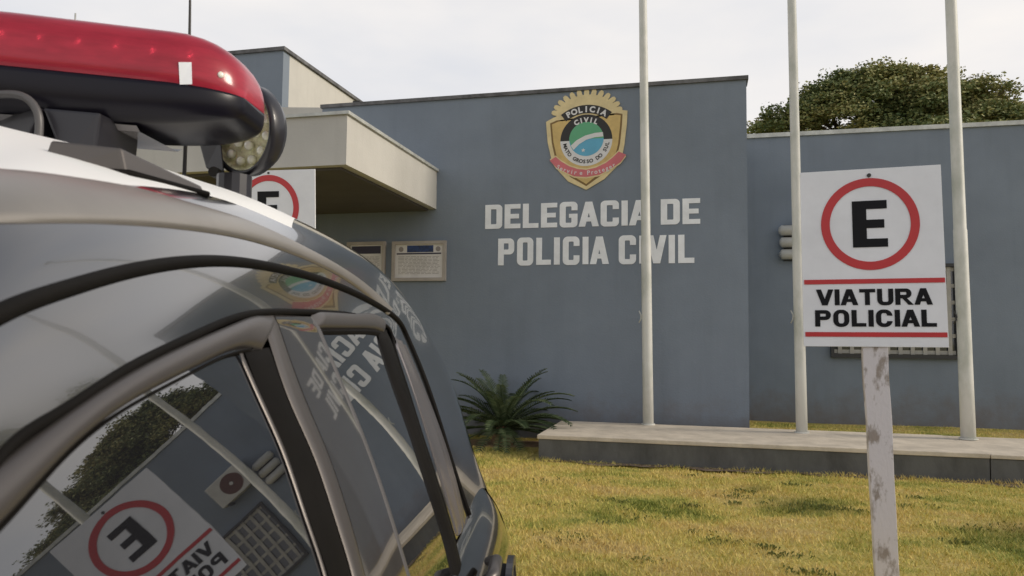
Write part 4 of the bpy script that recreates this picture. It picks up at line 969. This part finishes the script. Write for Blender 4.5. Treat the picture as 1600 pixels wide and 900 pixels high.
# white reflector tab and small lamp on the front face
def on_bar(px, py, a): return onA(px, py, a)
m = MB(); cells = MB()
ms_ = np.linspace(m_e+.12, m_f-.12, 14)
for i_ in range(len(ms_)-1):
    q0, q1 = bar_a(ms_[i_]), bar_a(ms_[i_+1]); lo_, hi_ = zd+.002, zd+.052
    m.hexa([G(q0-.075, ms_[i_], lo_), G(q1-.075, ms_[i_+1], lo_), G(q1+.07, ms_[i_+1], lo_), G(q0+.07, ms_[i_], lo_), G(q0-.06, ms_[i_], hi_), G(q1-.06, ms_[i_+1], hi_), G(q1+.06, ms_[i_+1], hi_), G(q0+.06, ms_[i_], hi_)])
m.build('lamp_tray', M['plastic'], lb)
for i_ in range(1, len(ms_)-1, 2):
    q0 = bar_a(ms_[i_]); c_ = MB(); c_.tube([G(q0, ms_[i_], zd+.054), G(q0, ms_[i_], zd+.10)], [.02, .036], 16); c_.build('rotating_lamp', M['rim'], lb, smooth=True)
bvl = BVHTree.FromObject(red, bpy.context.evaluated_depsgraph_get())
def on_lens(px, py):
    h = bvl.ray_cast(Vector(EYE), Vector(ray(px, py)).normalized()); n = np.array(h[1]); n = n if n@ray(px, py) < 0 else -n
    return np.array(h[0]), n
m = MB(); fr_ = []; bk_ = []
for q in ((281, 131), (300, 132), (299, 98), (279, 98)):
    p_, n_ = on_lens(*q); fr_.append(p_+n_*.003); bk_.append(p_-n_*.012)
m.add(fr_+bk_, [(0, 1, 2, 3), (7, 6, 5, 4)]+[(i, 4+i, 4+(i+1) % 4, (i+1) % 4) for i in range(4)]); m.build('white_tab', M['letter'], lb)
m = MB(); q, n_ = on_lens(345, 117); m.tube([q-n_*.004, q+n_*.003, q+n_*.005], [.008, .007, .003], 14); m.build('small_lamp', M['led'], lb, smooth=True)
# feet of the bar
for s_ in (0, 1):
    P = [onA(66, 168, 1.535), onA(156, 176, 1.555), onA(146, 240, 1.555), onA(100, 232, 1.535)]
    dq = aA*.16
    quad = P+[p+dq for p in P]
    quad[2] = quad[2]+np.array([0, 0, -.03]); quad[3] = quad[3]+np.array([0, 0, -.03]); quad[6] = quad[6]+np.array([0, 0, -.06]); quad[7] = quad[7]+np.array([0, 0, -.06])
    if s_: quad = [mir(p) for p in quad]
    m = MB(); m.hexa([quad[3], quad[2], quad[6], quad[7], quad[0], quad[1], quad[5], quad[4]]); m.build('bar_foot', M['plastic'], lb, bevel=.006)
    if s_: break
    hp = [onA(x, y, 1.50) for x, y in ((-60,150),(-20,149),(25,148),(42,154),(55,168),(61,186),(61,205),(60,224))]
    if s_: hp = [mir(p) for p in hp]
    m = MB(); m.tube(spline(hp, 30), .0085, 10); m.build('bar_hoop', M['plastic_grey'], lb, smooth=True)
m = MB(); c0 = onA(10, 195, 1.75); c1 = onA(-160, 195, 1.75)
m.tube([onA(110, 160, 1.76), onA(110, 206, 1.76)], .06, 12); m.build('wiring_box', M['plastic'], lb)

# --- round work light on the roof edge
sp_c = onA(381, 203, 1.99); nrm = -aA*.88-aL*.48+np.array([0, 0, -.10]); nrm /= np.linalg.norm(nrm)
s1 = np.cross(nrm, [0, 0, 1]); s1 /= np.linalg.norm(s1); s2 = np.cross(s1, nrm); RSP = .121
def disc_tube(prof, n=40): return [sp_c+nrm*h+(s1*math.cos(2*math.pi*j/n)+s2*math.sin(2*math.pi*j/n))*r_ for h, r_ in prof for j in range(n)]
def lathe(prof, n=40, caps=True):
    f = [(i*n+j, i*n+(j+1) % n, (i+1)*n+(j+1) % n, (i+1)*n+j) for i in range(len(prof)-1) for j in range(n)]
    if caps: f.append(tuple((len(prof)-1)*n+j for j in range(n)))
    return disc_tube(prof, n), f
m = MB(); m.add(*lathe([(.004, RSP*.90), (.012, RSP*.93), (.014, RSP), (0, RSP*1.03), (-.03, RSP*1.02), (-.055, RSP*.88), (-.06, RSP*.5)]))
spo = m.build('work_light', M['plastic'], car, smooth=True)
m = MB(); m.add(*lathe([(.006, RSP*.91), (.004, RSP*.88), (-.012, RSP*.85), (-.018, RSP*.4)])); m.build('reflector', M['chrome'], spo, smooth=True)
m = MB()
for rr_, k in ((.0, 1), (.36, 6), (.70, 12)):
    for i in range(k):
        t = 2*math.pi*i/k+.3; c = sp_c+(s1*math.cos(t)+s2*math.sin(t))*RSP*rr_-nrm*.012; m.tube([c, c+nrm*.012, c+nrm*.017], [.013, .012, .006], 10)
m.build('led_cups', M['led'], spo, smooth=True)
b0 = onA(366, 292, 1.97); m = MB()
m.tube([b0+np.array([0, 0, -.05]), b0+np.array([0, 0, .03])], .045, 14); m.build('light_foot', M['plastic'], spo)
hl, hr = onA(318, 222, 2.05), onA(345, 285, 2.02)
m = MB(); m.hexa([onA(322, 262, 2.03), onA(352, 285, 2.0), onA(352, 285, 2.04), onA(322, 262, 2.07), onA(310, 218, 2.03), onA(345, 216, 2.0), onA(345, 216, 2.04), onA(310, 218, 2.07)]); m.build('light_bracket', M['plastic'], spo, bevel=.004)
m = MB(); c = onA(333, 268, 1.97); m.tube([c, c+aA*.03], .014, 12); m.build('bracket_bolt', M['metal_dark'], spo)
# whip antenna behind the bar
p = onA(296, 70, 2.1); base = G(loc(p)[0], loc(p)[1], 1.70)
m = MB(); q = onA(297, 0, 2.1); k = (q-p)/(q[2]-p[2]); m.tube([base, p, q, q+k*.35], [.006, .0042, .0034, .002], 8); m.build('antenna', M['metal_dark'], car, smooth=True)
